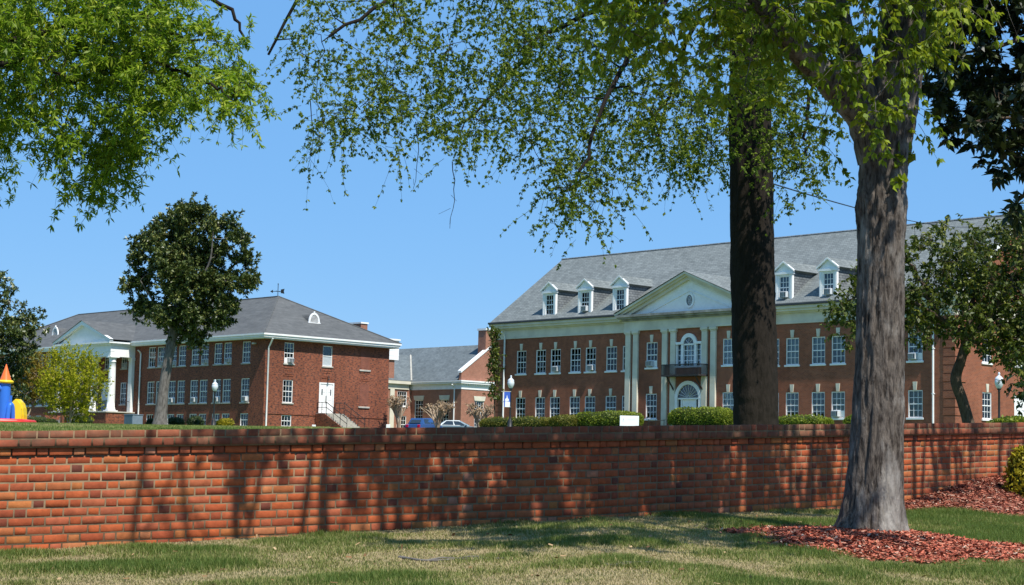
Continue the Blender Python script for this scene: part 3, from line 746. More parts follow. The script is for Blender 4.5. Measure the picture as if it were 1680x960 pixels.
for u in pw_:
    add_window(LB, '-y', u, 0, 9.38, 1.0, 1.72, 3, 4, ac=1); add_window(LB, '-y', u, 0, 6.15, 1.0, 1.95, 3, 4)
add_window(LB, '-y', PU, 0, 9.38, 1.0, 1.72, 3, 4)
for v, wd, a, b_, ty in SW:
    add_window(LB, '+x', v, 0, a, wd, b_ - a, *((3, 4) if ty in 'ul' else (3, 2) if ty == 'b' else (1, 1)), ac=1 if ty == 'u' else 0, blind={'u': 0, 'd': .0, 'l': 0, 'b': .3}[ty], bw=True)
o = MB(); o.box(-.10, -.09, 5.85, 6.85, 9.45, 10.2); part(o, 'blind', M['blindw'], LB)
o = MB(); o.box(-.18, -.17, 1.9, 2.85, 6.2, 7.1); part(o, 'curtain', plain('tan_curtain', (.33, .22, .17), .9, .1), LB)
# blind window bays, brick panels and belt course on the end wall
M['bricked'] = courses('bricked_up_window', (.24, .07, .042), (.17, .05, .034), (.18, .11, .08), .21, .075, .01)
for a, b_ in ((9.40, 11.1), (6.28, 8.05)): f = MB(); f.box(.003, .012, 9.87, 10.86, a, b_); part(f, 'bricked_window', M['bricked'], LB)
f = MB()
for z in (9.30, 6.17): f.bbox(-.05, .10, 9.76, 10.96, z - .14, z, .012)
part(f, 'stone_sill', M['stone'], LB)
f = MB()
for v in (2.37, 6.35, 10.36):
    for z in (8.35, 8.98): f.box(.004, .03, v - .5, v + .5, z, z + .07)
    for z in (8.5, 8.8): f.box(.004, .025, v - .35, v + .35, z, z + .06)
f.box(.002, .05, .0, 5.3, 5.2, 5.30); f.box(.002, .05, 7.5, DL, 5.2, 5.30)
part(f, 'brick_band', M['brickL'], LB)
# eaves and roof
f = MB(); O = .66
def ring4(mb, o, z0, z1, t, m=0):
    x0, x1, y0, y1 = -LLn - o, o, -o, DL + o
    mb.box(x0, x1, y0, y0 + t, z0, z1, m); mb.box(x0, x1, y1 - t, y1, z0, z1, m); mb.box(x0, x0 + t, y0 + t, y1 - t, z0, z1, m); mb.box(x1 - t, x1, y0 + t, y1 - t, z0, z1, m)
ring4(f, .58, 11.29, 11.40, .9); ring4(f, .66, 11.40, 11.56, .9)
part(f, 'eaves', M['white'], LB)
f = MB(); ring4(f, .74, 11.56, 11.70, .16); part(f, 'gutter', M['white'], LB)
ZR, ZE, HX = 15.66, 11.68, 7.5
x0, x1, y0, y1, ym = -LLn - .72, .72, -.72, DL + .72, DL / 2
f = MB(); ra, rb_ = (-HX, ym, ZR), (-LLn + HX, ym, ZR)
f.add([(x0, y0, ZE), (x1, y0, ZE), ra, rb_], [(0, 1, 2, 3)]); f.add([(x1, y0, ZE), (x1, y1, ZE), ra], [(0, 1, 2)])
f.add([(x1, y1, ZE), (x0, y1, ZE), rb_, ra], [(0, 1, 2, 3)]); f.add([(x0, y1, ZE), (x0, y0, ZE), rb_], [(0, 1, 2)])
f.add([(x0, y0, ZE - .02), (x1, y0, ZE - .02), (x1, y1, ZE - .02), (x0, y1, ZE - .02)], [(3, 2, 1, 0)])
LRF = part(f, 'roof', M['shingle'], LB)
f = MB()
for p, q in (((x1, y0, ZE), ra), ((x1, y1, ZE), ra), ((x0, y0, ZE), rb_), (ra, rb_)):
    f.tube([np.array(p) + (0, 0, .02), np.array(q) + (0, 0, .02)], .07, 5, smooth=False)
part(f, 'hip_cap', M['shingle'], LB)
# louvred eyebrow vents on the roof
def vent(b, loc, rz):
    f = MB()
    f.prism([(.62 * math.cos(a), .95 * math.sin(a)) for a in np.linspace(math.pi, 0, 14)], .05, 2.6)
    o = f.build('roof_vent', M['shingle'], b, (loc[0], loc[1], loc[2] - b['zg']), rz)
    f = MB(); arch_pts = np.linspace(0, math.pi, 15)
    for a, c in zip(arch_pts[:-1], arch_pts[1:]):
        f.prism([(.72 * math.cos(a), 1.05 * math.sin(a)), (.72 * math.cos(c), 1.05 * math.sin(c)), (.55 * math.cos(c), .84 * math.sin(c)), (.55 * math.cos(a), .84 * math.sin(a))][::-1], -.06, .06)
    f.box(-.8, .8, -.08, .06, -.12, 0)
    for i in range(6):
        z = .08 + i * .13; hw = .55 * math.sqrt(max(0, 1 - (z / .86) ** 2)); f.box(-hw, hw, -.02, .045, z, z + .05)
    f.prism([(-.08, 1.0), (.08, 1.0), (.05, 1.22), (-.05, 1.22)], -.06, .05)
    f.build('louvre', M['white'], o); o.scale = (.8, .9, .78)
vent(LB, (-2.3, 6.55, 13.18), math.pi / 2); vent(LB, (-37.9, 2.0, 13.15), 0)
drain(LB, 'downspout', -18.75, -.09, ZL, 10.6); f = MB(); f.tube([(.09, .25, ZL), (.09, .25, 10.6), (.3, .25, 10.85), (.6, .25, 11.3)], .07, 8); part(f, 'downspout', M['white'], LB)
# floodlight under the eave
f = MB(); f.bbox(-1.5, -1.15, -.35, -.1, 10.85, 11.0, .02); part(f, 'floodlight', M['stone'], LB)
# end door, stair, railing
f = MB(); f.box(-.1, .02, 5.58, 5.70, 5.45, 8.0); f.box(-.1, .02, 7.02, 7.14, 5.45, 8.0); f.box(-.1, .02, 5.70, 7.02, 7.88, 8.0)
dd = part(f, 'side_door', M['white'], LB)
k = MB()
for i in (0, 1):
    y = 5.71 + i * .66; k.bbox(-.07, -.02, y, y + .64, 5.46, 7.87, .008)
    for z in (5.75, 6.55, 7.2): k.bbox(-.02, -.005, y + .12, y + .52, z, z + .5, .006)
k.build('door_leaf', M['white'], dd)
k = MB(); k.box(-.006, .004, 5.84, 5.95, 6.95, 7.45); k.box(-.006, .004, 6.75, 6.85, 6.95, 7.45); k.build('pane', M['carglass'], dd)
k = MB(); k.box(-.02, .05, 6.30, 6.34, 6.3, 6.9); k.build('handle', M['iron'], dd)
f = MB()
f.box(.006, 1.3, 5.3, 7.35, ZL - .3, 5.42)
n = 9; tw = .30
for i in range(n): f.box(1.3 + i * tw, 1.3 + (i + 1) * tw - .002, 5.302, 7.348, ZL - .3, 5.42 - (i + 1) * (5.42 - ZL) / (n + 1))
st = part(f, 'entrance_stair', M['concrete'], LB)
k = MB()
k.prism([(.05, ZL - .3), (1.3 + n * tw, ZL - .3), (1.3 + n * tw, ZL + .12), (1.3, 5.36), (.05, 5.36)], 5.22, 5.299); k.build('side_wall', M['brickL'], st, (0, 0, 0))
f = MB()
for y in (5.4, 7.25):
    pts = [(.08, y, 6.32), (1.3, y, 6.32), (4.1, y, 4.95)]
    f.tube(pts, .03, 6, smooth=False); f.tube([(p[0], p[1], p[2] - .42) for p in pts], .025, 6, smooth=False)
    for x, z0, z1 in ((.1, 5.42, 6.32), (.7, 5.42, 6.32), (1.3, 5.3, 6.32), (2.25, 4.9, 5.86), (3.2, 4.4, 5.4), (4.1, 3.9, 4.95)): f.tube([(x, y, z0), (x, y, z1)], .025, 6)
part(f, 'stair_railing', M['iron'], LB)
f = MB(); f.tube([(.02, 6.4, 8.5), (.15, 6.4, 8.5), (.22, 6.4, 8.35)], .03, 6); f.lathe([(.02, 8.35), (.09, 8.22), (.09, 8.2), (.0, 8.2)], .22, 6.4, 8); part(f, 'door_lamp', M['iron'], LB)
# portico
PC = [-4.4, -1.47, 1.47, 4.4]; CV = -2.1
f = MB(); f.box(PU - 5.0, PU + 5.0, -2.9, -.005, ZL - .5, 5.30); part(f, 'portico_base', M['brickL'], LB)
f = MB(); f.bbox(PU - 5.08, PU + 5.08, -2.98, -.006, 5.30, 5.42, .02); part(f, 'portico_floor', M['stone'], LB)
f = MB()
for k_ in range(7): f.box(PU - 1.3, PU + 1.3, -2.981 - .3 * (k_ + 1), -2.981 - .3 * k_ - .001, ZL - .4, 5.42 - .2 * (k_ + 1))
part(f, 'portico_step', M['concrete'], LB)
for s in (-1, 1):
    f = MB(); f.box(PU + s * 1.35, PU + s * 1.75, -5.3, -2.99, ZL - .4, 5.0); part(f, 'step_pier', M['brickL'], LB)
for du in PC:
    c = MB(); H = 10.28
    prof = [(.42, 5.52), (.44, 5.56), (.44, 5.62), (.38, 5.68), (.40, 5.72), (.35, 5.80)]
    for i in range(9):
        z = 5.8 + (H - .5 - 5.8) * i / 8; prof.append((.345 - .055 * (i / 8) ** 1.6, z))
    prof += [(.32, H - .48), (.32, H - .42), (.29, H - .40), (.30, H - .25), (.37, H - .13), (.37, H - .10)]
    c.lathe(prof, PU + du, CV, 24); c.bbox(PU + du - .47, PU + du + .47, CV - .47, CV + .47, 5.42, 5.52, .015); c.bbox(PU + du - .43, PU + du + .43, CV - .43, CV + .43, H - .10, H, .012)
    part(c, 'column', M['white'], LB)
for du in (-4.4, 4.4):
    c = MB(); c.bbox(PU + du - .28, PU + du + .28, -.30, -.008, 5.42, 10.0, .012); c.bbox(PU + du - .36, PU + du + .36, -.36, -.009, 10.0, 10.28, .02); part(c, 'pilaster', M['white'], LB)
f = MB(); a0, a1, b0 = PU - 4.66, PU + 4.66, -2.5
f.box(a0, a1, b0, b0 + .7, 10.28, 11.3); f.box(a0, a0 + .7, b0 + .7, -.005, 10.281, 11.299); f.box(a1 - .7, a1, b0 + .7, -.005, 10.281, 11.299)
f.box(a0 + .7, a1 - .7, b0 + .7, -.006, 10.9, 11.0)
f.box(a0 - .02, a1 + .02, b0 - .02, b0 + .4, 10.75, 10.80)
part(f, 'portico_frieze', M['white'], LB)
f = MB(); f.box(a0 - .15, a1 + .15, b0 - .17, -.68, 11.301, 11.44); f.box(a0 - .32, a1 + .32, b0 - .36, -.75, 11.44, 11.60); part(f, 'portico_cornice', M['white'], LB)
PZ, PAZ = 11.60, 13.55
f = MB(); f.prism([(a0 + .1, PZ), (a1 - .1, PZ), (PU, PAZ - .2)], b0 + .0, b0 + .3); part(f, 'tympanum', M['white'], LB)
f = MB()
for s in (-1, 1):
    x = PU + s * (4.66 + .36)
    f.prism([(x, PZ + .0), (x, PZ + .2), (PU, PAZ + .06), (PU, PAZ - .3)][::-s], b0 - .34, b0 - .002)
part(f, 'raking_cornice', M['white'], LB)
f = MB(); zt_ = PAZ + .10; pl = (ZR - ZE) / (ym + .72); vv = (zt_ - ZE) / pl - .72
for s in (-1, 1):
    x = PU + s * 5.1; f.add([(x, b0 - .4, PZ + .16), (x, -.55, PZ + .16), (PU, vv + .2, zt_), (PU, b0 - .4, zt_)], [(0, 1, 2, 3) if s < 0 else (3, 2, 1, 0)])
part(f, 'portico_roof', M['shingle'], LB)
f = MB(); f.bbox(PU - .82, PU + .82, -.02, .08, 5.43, 8.2, .01); part(f, 'portico_door', M['white'], LB)
for s0, s1 in ((PC[0] + .4, PC[1] - .3), (PC[2] + .3, PC[3] - .4)):
    f = MB()
    for x in np.arange(s0, s1, .14): f.box(PU + x - .012, PU + x + .012, CV - .02, CV + .02, 5.45, 6.35)
    f.box(PU + s0, PU + s1, CV - .03, CV + .03, 6.35, 6.40); part(f, 'portico_railing', M['iron'], LB)
f = MB()
for y in np.arange(CV + .5, -.35, .14): f.box(PU + 4.38, PU + 4.42, y - .012, y + .012, 5.45, 6.35)
f.box(PU + 4.37, PU + 4.43, CV + .45, -.3, 6.35, 6.40)
part(f, 'portico_railing', M['iron'], LB)
# weathervane and chimneys that stand on the roof
f = MB(); f.tube([(0, 0, -.6), (0, 0, 1.15)], .03, 6); f.tube([(-.55, 0, .52), (.55, 0, .52)], .028, 6); f.tube([(0, -.4, .52), (0, .4, .52)], .022, 6)
f.prism([(.28, .36), (.62, .30), (.56, .52), (.62, .74), (.28, .68)], -.015, .015); f.prism([(-.75, .52), (-.48, .66), (-.48, .38)], -.015, .015); f.lathe([(.0, 1.1), (.06, 1.15), (.0, 1.25)], 0, 0, 8)
f.build('weathervane', M['iron'], LB, (-7.6, ym, ZR - .05 - ZL), .5)
f = MB(); f.box(-15.2, -14.0, 7.6, 8.8, 14.0, 15.9); part(f, 'chimney', M['brickL'], LB)

# ------------------------------------------------------------------ brick tower of a building behind the hip roof
ST = thing('brick_chimney', 'broad red brick chimney with white cap rising behind the hip roof', 'chimney', (-15.0, 170.5, 3.9), -.81)
f = MB(); f.box(-1.3, .9, 0, .8, 0, 10.80); f.build('shaft', M['brickC'], ST)
f = MB(); f.box(-1.38, .98, -.08, .88, 10.80, 10.95); f.build('cap', M['white'], ST)

# ------------------------------------------------------------------ the far wing between the two buildings
ZC = 3.95
CB = building('chapel_wing', 'lower brick wing with slate roof, tall white windows and gable chimney between the two buildings', (-4.615, 170.0), .815, ZC)
LC, DC = 24.0, 9.0
mb = MB(); CW = [(-6.2, .62), (-2.4, .62)]
wall_holes(mb, '-y', 0, -LC, 0, ZC - .3, 8.66, [(u - d, u + d, 4.7, 7.66) for u, d in CW])
wall_holes(mb, '+x', 0, 0, DC, ZC - .3, 8.66, [(1.75, 2.95, 4.7, 7.62), (6.1, 7.3, 4.7, 7.62)])
mb.add([(-LC, DC, ZC - .3), (0, DC, ZC - .3), (0, DC, 8.66), (-LC, DC, 8.66)], [(3, 2, 1, 0)])
mb.add([(0, 0.01, 8.66), (0, DC, 8.66), (0, DC, 10.2), (0, DC / 2, 13.2), (0, .01, 10.2)], [(0, 1, 2, 3, 4)])
part(mb, 'wall', M['brickC'], CB)
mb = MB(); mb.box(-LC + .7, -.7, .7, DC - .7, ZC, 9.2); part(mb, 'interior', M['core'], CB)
for u, d in CW: add_window(CB, '-y', u, 0, 4.7, 1.24, 2.96, 3, 8, False, 'white', blind=.8, bw=False)
for v in (2.35, 6.7): add_window(CB, '+x', v, 0, 4.7, 1.2, 2.92, 4, 8, False, 'white', blind=.0, bw=True)
f = MB()
for u, d in CW: f = MB(); f.prism([(u - .66, 7.663), (u + .66, 7.663), (u + .78, 8.1), (u - .78, 8.1)], -.06, .03); part(f, 'lintel', M['cream'], CB)
f = MB(); f.prism_x([(1.69, 7.623), (3.01, 7.623), (3.13, 8.06), (1.57, 8.06)], -.03, .06)
part(f, 'lintel', M['cream'], CB)
f = MB(); f.box(-LC, .05, -.05, .3, 8.66, 9.2); f.box(-.3, .05, .3, DC + .05, 8.66, 9.2); f.box(-LC, .3, -.3, .3, 9.2, 9.36); f.box(-.3, .3, .3, DC + .3, 9.2, 9.36)
f.box(-LC, .36, -.36, .3, 9.36, 9.5); f.box(-.3, .36, .3, DC + .36, 9.36, 9.5)
for v in np.arange(.2, DC, .3): f.box(.051, .2, v, v + .14, 9.05, 9.2)
part(f, 'cornice', M['white'], CB)
f = MB(); f.add([(-LC, -.36, 9.52), (-.3, -.36, 9.52), (-.3, DC / 2, 13.25), (-LC, DC / 2, 13.25)], [(0, 1, 2, 3)])
f.add([(-LC, DC + .36, 9.52), (-.3, DC + .36, 9.52), (-.3, DC / 2, 13.25), (-LC, DC / 2, 13.25)], [(3, 2, 1, 0)])
part(f, 'roof', M['slateC'], CB)
f = MB(); f.prism_x([(-.05, 9.51), (-.05, 10.22), (DC / 2, 13.42), (DC + .05, 10.22), (DC + .05, 9.51)], -.34, -.004); part(f, 'gable_parapet', M['brickC'], CB)
f = MB(); f.prism_x([(-.15, 10.2), (-.15, 10.42), (DC / 2, 13.62), (DC + .15, 10.42), (DC + .15, 10.2), (DC / 2, 13.421)], -.42, .06); part(f, 'parapet_coping', M['white'], CB)
f = MB(); f.box(-1.1, -.003, 3.0, 6.0, 9.6, 14.5); ch = part(f, 'chimney', M['brickC'], CB)
f = MB(); f.box(-1.18, .08, 2.92, 6.08, 14.5, 14.7); f.build('cap', M['white'], ch, (0, 0, 0))
drain(CB, 'downspout', -.9, -.1, ZC, 8.8); 
# short projecting wing at its left
mb = MB(); xw = -7.4
wall_holes(mb, '+x', xw, -3.0, -.0, ZC - .3, 8.66, [(-1.75, -.55, 7.05, 8.5), (-1.75, -.55, 4.4, 6.1)])
mb.add([(-16, -3, ZC - .3), (xw, -3, ZC - .3), (xw, -3, 9.5), (-11.7, -3, 12.4), (-16, -3, 9.5)], [(0, 1, 2, 3, 4)])
part(mb, 'projecting_wall', M['brickC'], CB)
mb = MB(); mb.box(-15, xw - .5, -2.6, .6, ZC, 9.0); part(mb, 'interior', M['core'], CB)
add_window(CB, '+x', -1.15, xw, 7.05, 1.2, 1.45, 4, 4, True, 'white', blind=.0); add_window(CB, '+x', -1.15, xw, 4.4, 1.2, 1.7, 4, 4, True, 'white', blind=.0)
f = MB(); f.box(xw - .3, xw + .1, -3.1, -.37, 8.68, 9.2); f.box(xw - .3, xw + .36, -3.3, -.38, 9.2, 9.5); f.bbox(xw + .003, xw + .12, -2.75, -2.2, ZC, 8.66, .02); part(f, 'corner_pilaster', M['cream'], CB)
f = MB(); vr = (12.4 - 9.52) / (13.25 - 9.52) * (DC / 2 + .36) - .36
f.add([(xw + .38, -3.2, 9.52), (xw + .38, -.36, 9.52), (-11.7, vr, 12.4), (-11.7, -3.2, 12.4)], [(0, 1, 2, 3)])
f.add([(-16.4, -3.2, 9.52), (-16.4, -.36, 9.52), (-11.7, vr, 12.4), (-11.7, -3.2, 12.4)], [(3, 2, 1, 0)])
part(f, 'projecting_roof', M['slateC'], CB)
f = MB(); f.tube([(xw + .38, -.34, 9.56), (-11.7, vr, 12.44)], .09, 5, smooth=False); part(f, 'valley_flashing', M['stone'], CB)
f = MB(); f.box(-8.9, xw + .05, -3.25, -2.3, 9.0, 11.5); part(f, 'stack', M['brickC'], CB)
f = MB(); f.box(-9.0, xw + .2, -3.35, -1.9, 11.5, 13.4); f.box(-9.1, xw + .3, -3.45, -1.8, 13.4, 13.55)
for z in (11.9, 12.4, 12.9): f.box(-9.01, xw + .21, -3.36, -1.89, z, z + .08)
part(f, 'stack_hood', M['white'], CB)

# ------------------------------------------------------------------ trees
def curve(P, n):
    """smooth curve through the control points"""
    P = np.array(P, float); k = len(P)
    if k < 3: return P[0] + (P[-1] - P[0]) * np.linspace(0, 1, n)[:, None]
    Q = np.vstack([2 * P[0] - P[1], P, 2 * P[-1] - P[-2]]); out = []
    for t in np.linspace(0, k - 1 - 1e-6, n):
        i = int(t); f = t - i; a, b, c, d = Q[i], Q[i + 1], Q[i + 2], Q[i + 3]
        out.append(.5 * (2 * b + (c - a) * f + (2 * a - 5 * b + 4 * c - d) * f * f + (3 * b - a - 3 * c + d) * f ** 3))
    return np.array(out)
def unit(v): return v / (np.linalg.norm(v, axis=-1, keepdims=True) + 1e-9)

def rand_dirs(n): return unit(RNG.normal(size=(n, 3)))
class Tree:
    def __init__(s, name, label, cat, base, bark, leaf, group=None):
        s.o = thing(name, label, cat, tuple(map(float, base)), group=group); s.base = np.array(base, float)
        s.bark = bark; s.leaf = leaf; s.mb = MB(); s.sk = []; s.sr = []
        s.P = []; s.D = []; s.N = []; s.L = []; s.W = []; s.A = []
    def limb(s, pts, r0, r1, n=14, sides=9, skel=True, wig=0.0):
        C = curve(pts, n)
        if wig: C[1:-1] += RNG.normal(0, wig, (n - 2, 3))
        rr = np.linspace(r0, r1, n) if np.isscalar(r1) else np.interp(np.linspace(0, 1, n), np.linspace(0, 1, len(r1)), r1)
        s.mb.tube(C - s.base, rr, sides)
        if skel: s.sk += list(C[n // 4:]); s.sr += list(rr[n // 4:])
    def branches(s, centers, r_tip=.006, ratio=.6, kink=.12, sides=5, rmax=.09):
        """join every cluster centre to the growing skeleton, nearest first"""
        C = np.array(centers, float); SK = np.array(s.sk); dist = np.linalg.norm(C[:, None] - SK[None], axis=2).min(1)
        for i in np.argsort(dist):
            SK = np.array(s.sk); d = np.linalg.norm(SK - C[i], axis=1); j = int(np.argmin(d)); a = SK[j]; L = d[j]
            if L < .05: continue
            m1 = a + (C[i] - a) * .35 + rand_dirs(1)[0] * L * kink + (0, 0, L * .08); m2 = a + (C[i] - a) * .7 + rand_dirs(1)[0] * L * kink
            n = max(4, min(9, int(L / .25))); cv = curve([a, m1, m2, C[i]], n)
            r0 = min(s.sr[j] * ratio, rmax, .012 + .02 * L); r0 = max(r0, r_tip); rr = np.linspace(r0, r_tip, n)
            s.mb.tube(cv - s.base, rr, sides, cap=False)
            s.sk += list(cv[1:]); s.sr += list(rr[1:])
    def twigs(s, centers, k, length, droop=.3, bias=(0, 0, 0), spread=.1, nodes=8, per=2, leaf=(.09, .04), jit=.3, lean=.5, start=.15, r=.004, draw=True, var=.5, hang=0.0, down=.3):
        for c in centers:
            crnd = RNG.random()
            for _ in range(k):
                L = length * RNG.uniform(.55, 1.25); d = unit(rand_dirs(1)[0] + np.array(bias)); p0 = c + RNG.normal(0, spread, 3)
                t = np.linspace(0, 1, 5); pts = p0 + d * (L * t)[:, None] + np.array([0, 0, -1.]) * (droop * L * t ** 2 + hang * L * t ** 1.3)[:, None] + RNG.normal(0, .025 * L, (5, 3)) * t[:, None]
                if draw: s.mb.tube(pts - s.base, np.linspace(r, r * .4, 5), 3, cap=False)
                tt = np.sort(RNG.uniform(start, 1, nodes)); tt[-1] = 1
                q = np.stack([np.interp(tt, t, pts[:, a]) for a in range(3)], 1)
                tan = unit(pts[-1] - pts[-3])
                n = nodes * per; q = np.repeat(q, per, 0) + RNG.normal(0, .006, (n, 3))
                dl = unit(rand_dirs(n) * (1 - lean * .5) + tan * lean + np.array([0, 0, -down]))
                nn = unit(rand_dirs(n) * .75 + np.array([0, 0, .8]))
                sc = RNG.uniform(1 - jit, 1 + jit, n)
                s.P.append(q); s.D.append(dl); s.N.append(nn); s.L.append(leaf[0] * sc); s.W.append(leaf[1] * sc * RNG.uniform(.8, 1.15, n))
                s.A.append(np.clip(crnd * var + RNG.random(n) * (1 - var), 0, 1))
    def finish(s, trunk_name='trunk', crown_name='crown', extra_trunk=None):
        if s.mb.v: s.mb.build(trunk_name, s.bark, s.o)
        if s.P:
            P, D, N = [np.concatenate(x) for x in (s.P, s.D, s.N)]; L, W, A = [np.concatenate(x) for x in (s.L, s.W, s.A)]
            P = P - s.base; S = unit(np.cross(D, N)); U = np.cross(S, D)
            mid = P + D * (L * .48)[:, None]; fold = U * (W * .22)[:, None]
            V = np.stack([P, mid + S * (W / 2)[:, None] + fold, P + D * L[:, None] - U * (L * .08)[:, None], mid - S * (W / 2)[:, None] + fold], 1).reshape(-1, 3)
            i = np.arange(len(P)) * 4; Q = np.stack([i, i + 1, i + 2, i + 3], 1)
            link(crown_name, np_mesh(crown_name, V, Q, s.leaf, np.repeat(A, 4)), s.o)
        return s
def in_poly(x, y, poly):
    r = False; n = len(poly); j = n - 1
    for i in range(n):
        if (poly[i][1] > y) != (poly[j][1] > y) and x < (poly[j][0] - poly[i][0]) * (y - poly[i][1]) / (poly[j][1] - poly[i][1] + 1e-9) + poly[i][0]: r = not r
        j = i
    return r
def region(poly, n, Y, dY, mind=0):
    """n points of a crown volume: its outline seen from the road, with real depth Y +- dY"""
    xs_, ys_ = [p[0] for p in poly], [p[1] for p in poly]; out = []; tries = 0
    while len(out) < n and tries < n * 60:
        tries += 1; x, y = RNG.uniform(min(xs_), max(xs_)), RNG.uniform(min(ys_), max(ys_))
        if in_poly(x, y, poly):
            p = at(x, y, Y + RNG.uniform(-dY, dY))
            if mind and out and np.linalg.norm(np.array(out) - p, axis=1).min() < mind: continue
            out.append(p)
    return out
def ball(c, r, n, shell=.0):
    d = rand_dirs(n); u = RNG.uniform(shell ** 3, 1, n) ** (1 / 3.)
    return list(np.array(c) + d * u[:, None] * np.array(r))

LF = {}
LF['maple'] = leaf_mat('spring_maple_leaf', [(0, (.09, .15, .012)), (.4, (.16, .24, .018)), (.75, (.26, .33, .025)), (1, (.42, .42, .05))], .4, .5, .2, (.35, .42, .02))
LF['elm'] = leaf_mat('small_elm_leaf', [(0, (.05, .09, .012)), (.5, (.11, .16, .018)), (1, (.24, .28, .03))], .38, .5, .2, (.22, .32, .02))
LF['oak'] = leaf_mat('willow_oak_leaf', [(0, (.08, .13, .012)), (.5, (.19, .27, .018)), (1, (.38, .42, .035))], .4, .5, .25, (.24, .42, .02))
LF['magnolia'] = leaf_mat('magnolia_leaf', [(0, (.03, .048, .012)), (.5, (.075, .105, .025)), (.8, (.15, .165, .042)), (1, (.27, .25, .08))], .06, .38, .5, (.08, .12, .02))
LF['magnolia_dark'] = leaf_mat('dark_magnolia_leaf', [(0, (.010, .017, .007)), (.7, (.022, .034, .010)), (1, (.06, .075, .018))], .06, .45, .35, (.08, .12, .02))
LF['camellia'] = leaf_mat('glossy_shrub_leaf', [(0, (.022, .040, .008)), (.55, (.065, .09, .014)), (1, (.20, .21, .03))], .18, .5, .3, (.2, .26, .02))
LF['myrtle'] = leaf_mat('new_myrtle_leaf', [(0, (.24, .25, .012)), (.5, (.37, .36, .02)), (1, (.50, .47, .04))], .35, .6, .1)
LF['bronze'] = leaf_mat('bronze_new_leaf', [(0, (.16, .13, .025)), (.5, (.25, .19, .035)), (1, (.31, .27, .04))], .3, .6, .1, (.3, .22, .03))
LF['hedge'] = leaf_mat('boxwood_leaf', [(0, (.06, .09, .010)), (.5, (.14, .18, .018)), (1, (.29, .32, .035))], .2, .5, .25)
LF['hedge_olive'] = leaf_mat('olive_hedge_leaf', [(0, (.07, .07, .014)), (.5, (.14, .13, .022)), (1, (.22, .20, .04))], .2, .5, .25)
LF['yellow'] = leaf_mat('golden_shrub_leaf', [(0, (.14, .13, .010)), (.5, (.34, .29, .018)), (1, (.55, .44, .03))], .3, .5, .25, (.35, .3, .02))
LF['evergreen'] = leaf_mat('dark_evergreen_leaf', [(0, (.012, .025, .010)), (.6, (.03, .055, .018)), (1, (.09, .11, .035))], .1, .4, .4)
LF['tuft'] = leaf_mat('pale_seed_tuft', [(0, (.30, .20, .12)), (1, (.50, .37, .24))], .2, .8, .1, (.5, .4, .25))

# --- foreground maple
MY = 15.2
def mp(x, y, dY=0): return at(x, y, MY + dY)
base = np.array([MAP_P[0], MAP_P[1] + .02, float(verge(MAP_P[0], MAP_P[1])) - .06])
T1 = Tree('maple_tree', 'grey barked maple with thick forked trunk standing in red mulch before the brick wall', 'tree', base, M['barkmaple'], LF['maple'])
tr = [base, mp(1436, 800), mp(1443, 600), mp(1446, 400), mp(1446, 340), mp(1448, 290), mp(1457, 200), mp(1474, 100), mp(1484, 0), mp(1490, -120), mp(1500, -300), mp(1490, -520, .3), mp(1510, -760, -.3)]
rpx = [42, 40, 36, 36, 40, 36, 43, 38, 32, 29, 26, 20, 12]
def bark_tube(pts, rad, flare, nr=230, ns=84, seed=0.0, amp=.032):
    C = curve(pts, nr); rr = np.interp(np.linspace(0, len(rad) - 1, nr), np.arange(len(rad)), rad)
    th = np.linspace(0, 2 * math.pi, ns, endpoint=False); seg = np.linalg.norm(np.diff(C, axis=0), axis=1); hh = np.concatenate([[0], np.cumsum(seg)])
    H, T = np.meshgrid(hh, th, indexing='ij'); r0 = np.repeat(rr[:, None], ns, 1)
    f = 2.4
    n1 = fbm(np.cos(T) * f * 3 + 9 + seed, np.sin(T) * f * 3 + 3, H * 3.2, 4); ridge = 1 - np.abs(2 * n1 - 1) * 1.6
    n2 = vnoise(np.cos(T) * 2 + 4, np.sin(T) * 2 + seed, H * .9); n3 = fbm(np.cos(T) * 14, np.sin(T) * 14, H * 9, 2)
    r = r0 + amp * (ridge - .5) * 1.3 + (n2 - .5) * .12 * r0 + (n3 - .5) * .012
    if flare:
        lob = .55 + .45 * np.cos(5 * T + .9 + 1.2 * np.sin(T)); side = .35 + .65 * np.clip(-np.cos(T + .5), 0, 1); r = r + r0 * (1.15 * np.exp(-H / .12) * lob * side + .62 * np.exp(-H / .26) * side ** 2 + .05 * np.exp(-H / .4))
    V = np.stack([C[:, 0:1] + r * np.cos(T), C[:, 1:2] + r * np.sin(T), np.repeat(C[:, 2:3], ns, 1)], -1).reshape(-1, 3)
    i, j = np.meshgrid(np.arange(nr - 1), np.arange(ns), indexing='ij'); i = i.ravel(); j = j.ravel(); k = (j + 1) % ns
    return V, np.stack([i * ns + j, i * ns + k, i * ns + ns + k, i * ns + ns + j], 1), C, rr
V, Q, C, rr = bark_tube(tr, [p * MY / FPX for p in rpx], True)
trunk = link('trunk', np_mesh('trunk', V - base, Q, M['barkmaple'], None, True), T1.o)
T1.sk += list(C[150:]); T1.sr += list(rr[150:])
k_ = MY / FPX
T1.limb([mp(1440, 262), mp(1415, 190, -.1), mp(1345, 115, -.3), mp(1285, 55, -.6), mp(1232, -25, -.9), mp(1160, -130, -1.4), mp(1050, -260, -2.2)], 36 * k_, [34 * k_, 29 * k_, 23 * k_, 20 * k_, 17 * k_, 15 * k_, 10 * k_], 34, 14, wig=.006)
T1.limb([mp(1436, 205), mp(1408, 125, -.2), mp(1386, 50, -.3), mp(1371, -20, -.3), mp(1345, -170, -.5), mp(1330, -420, -.4)], 24 * k_, [26 * k_, 19 * k_, 15 * k_, 14 * k_, 12 * k_, 7 * k_], 26, 10)
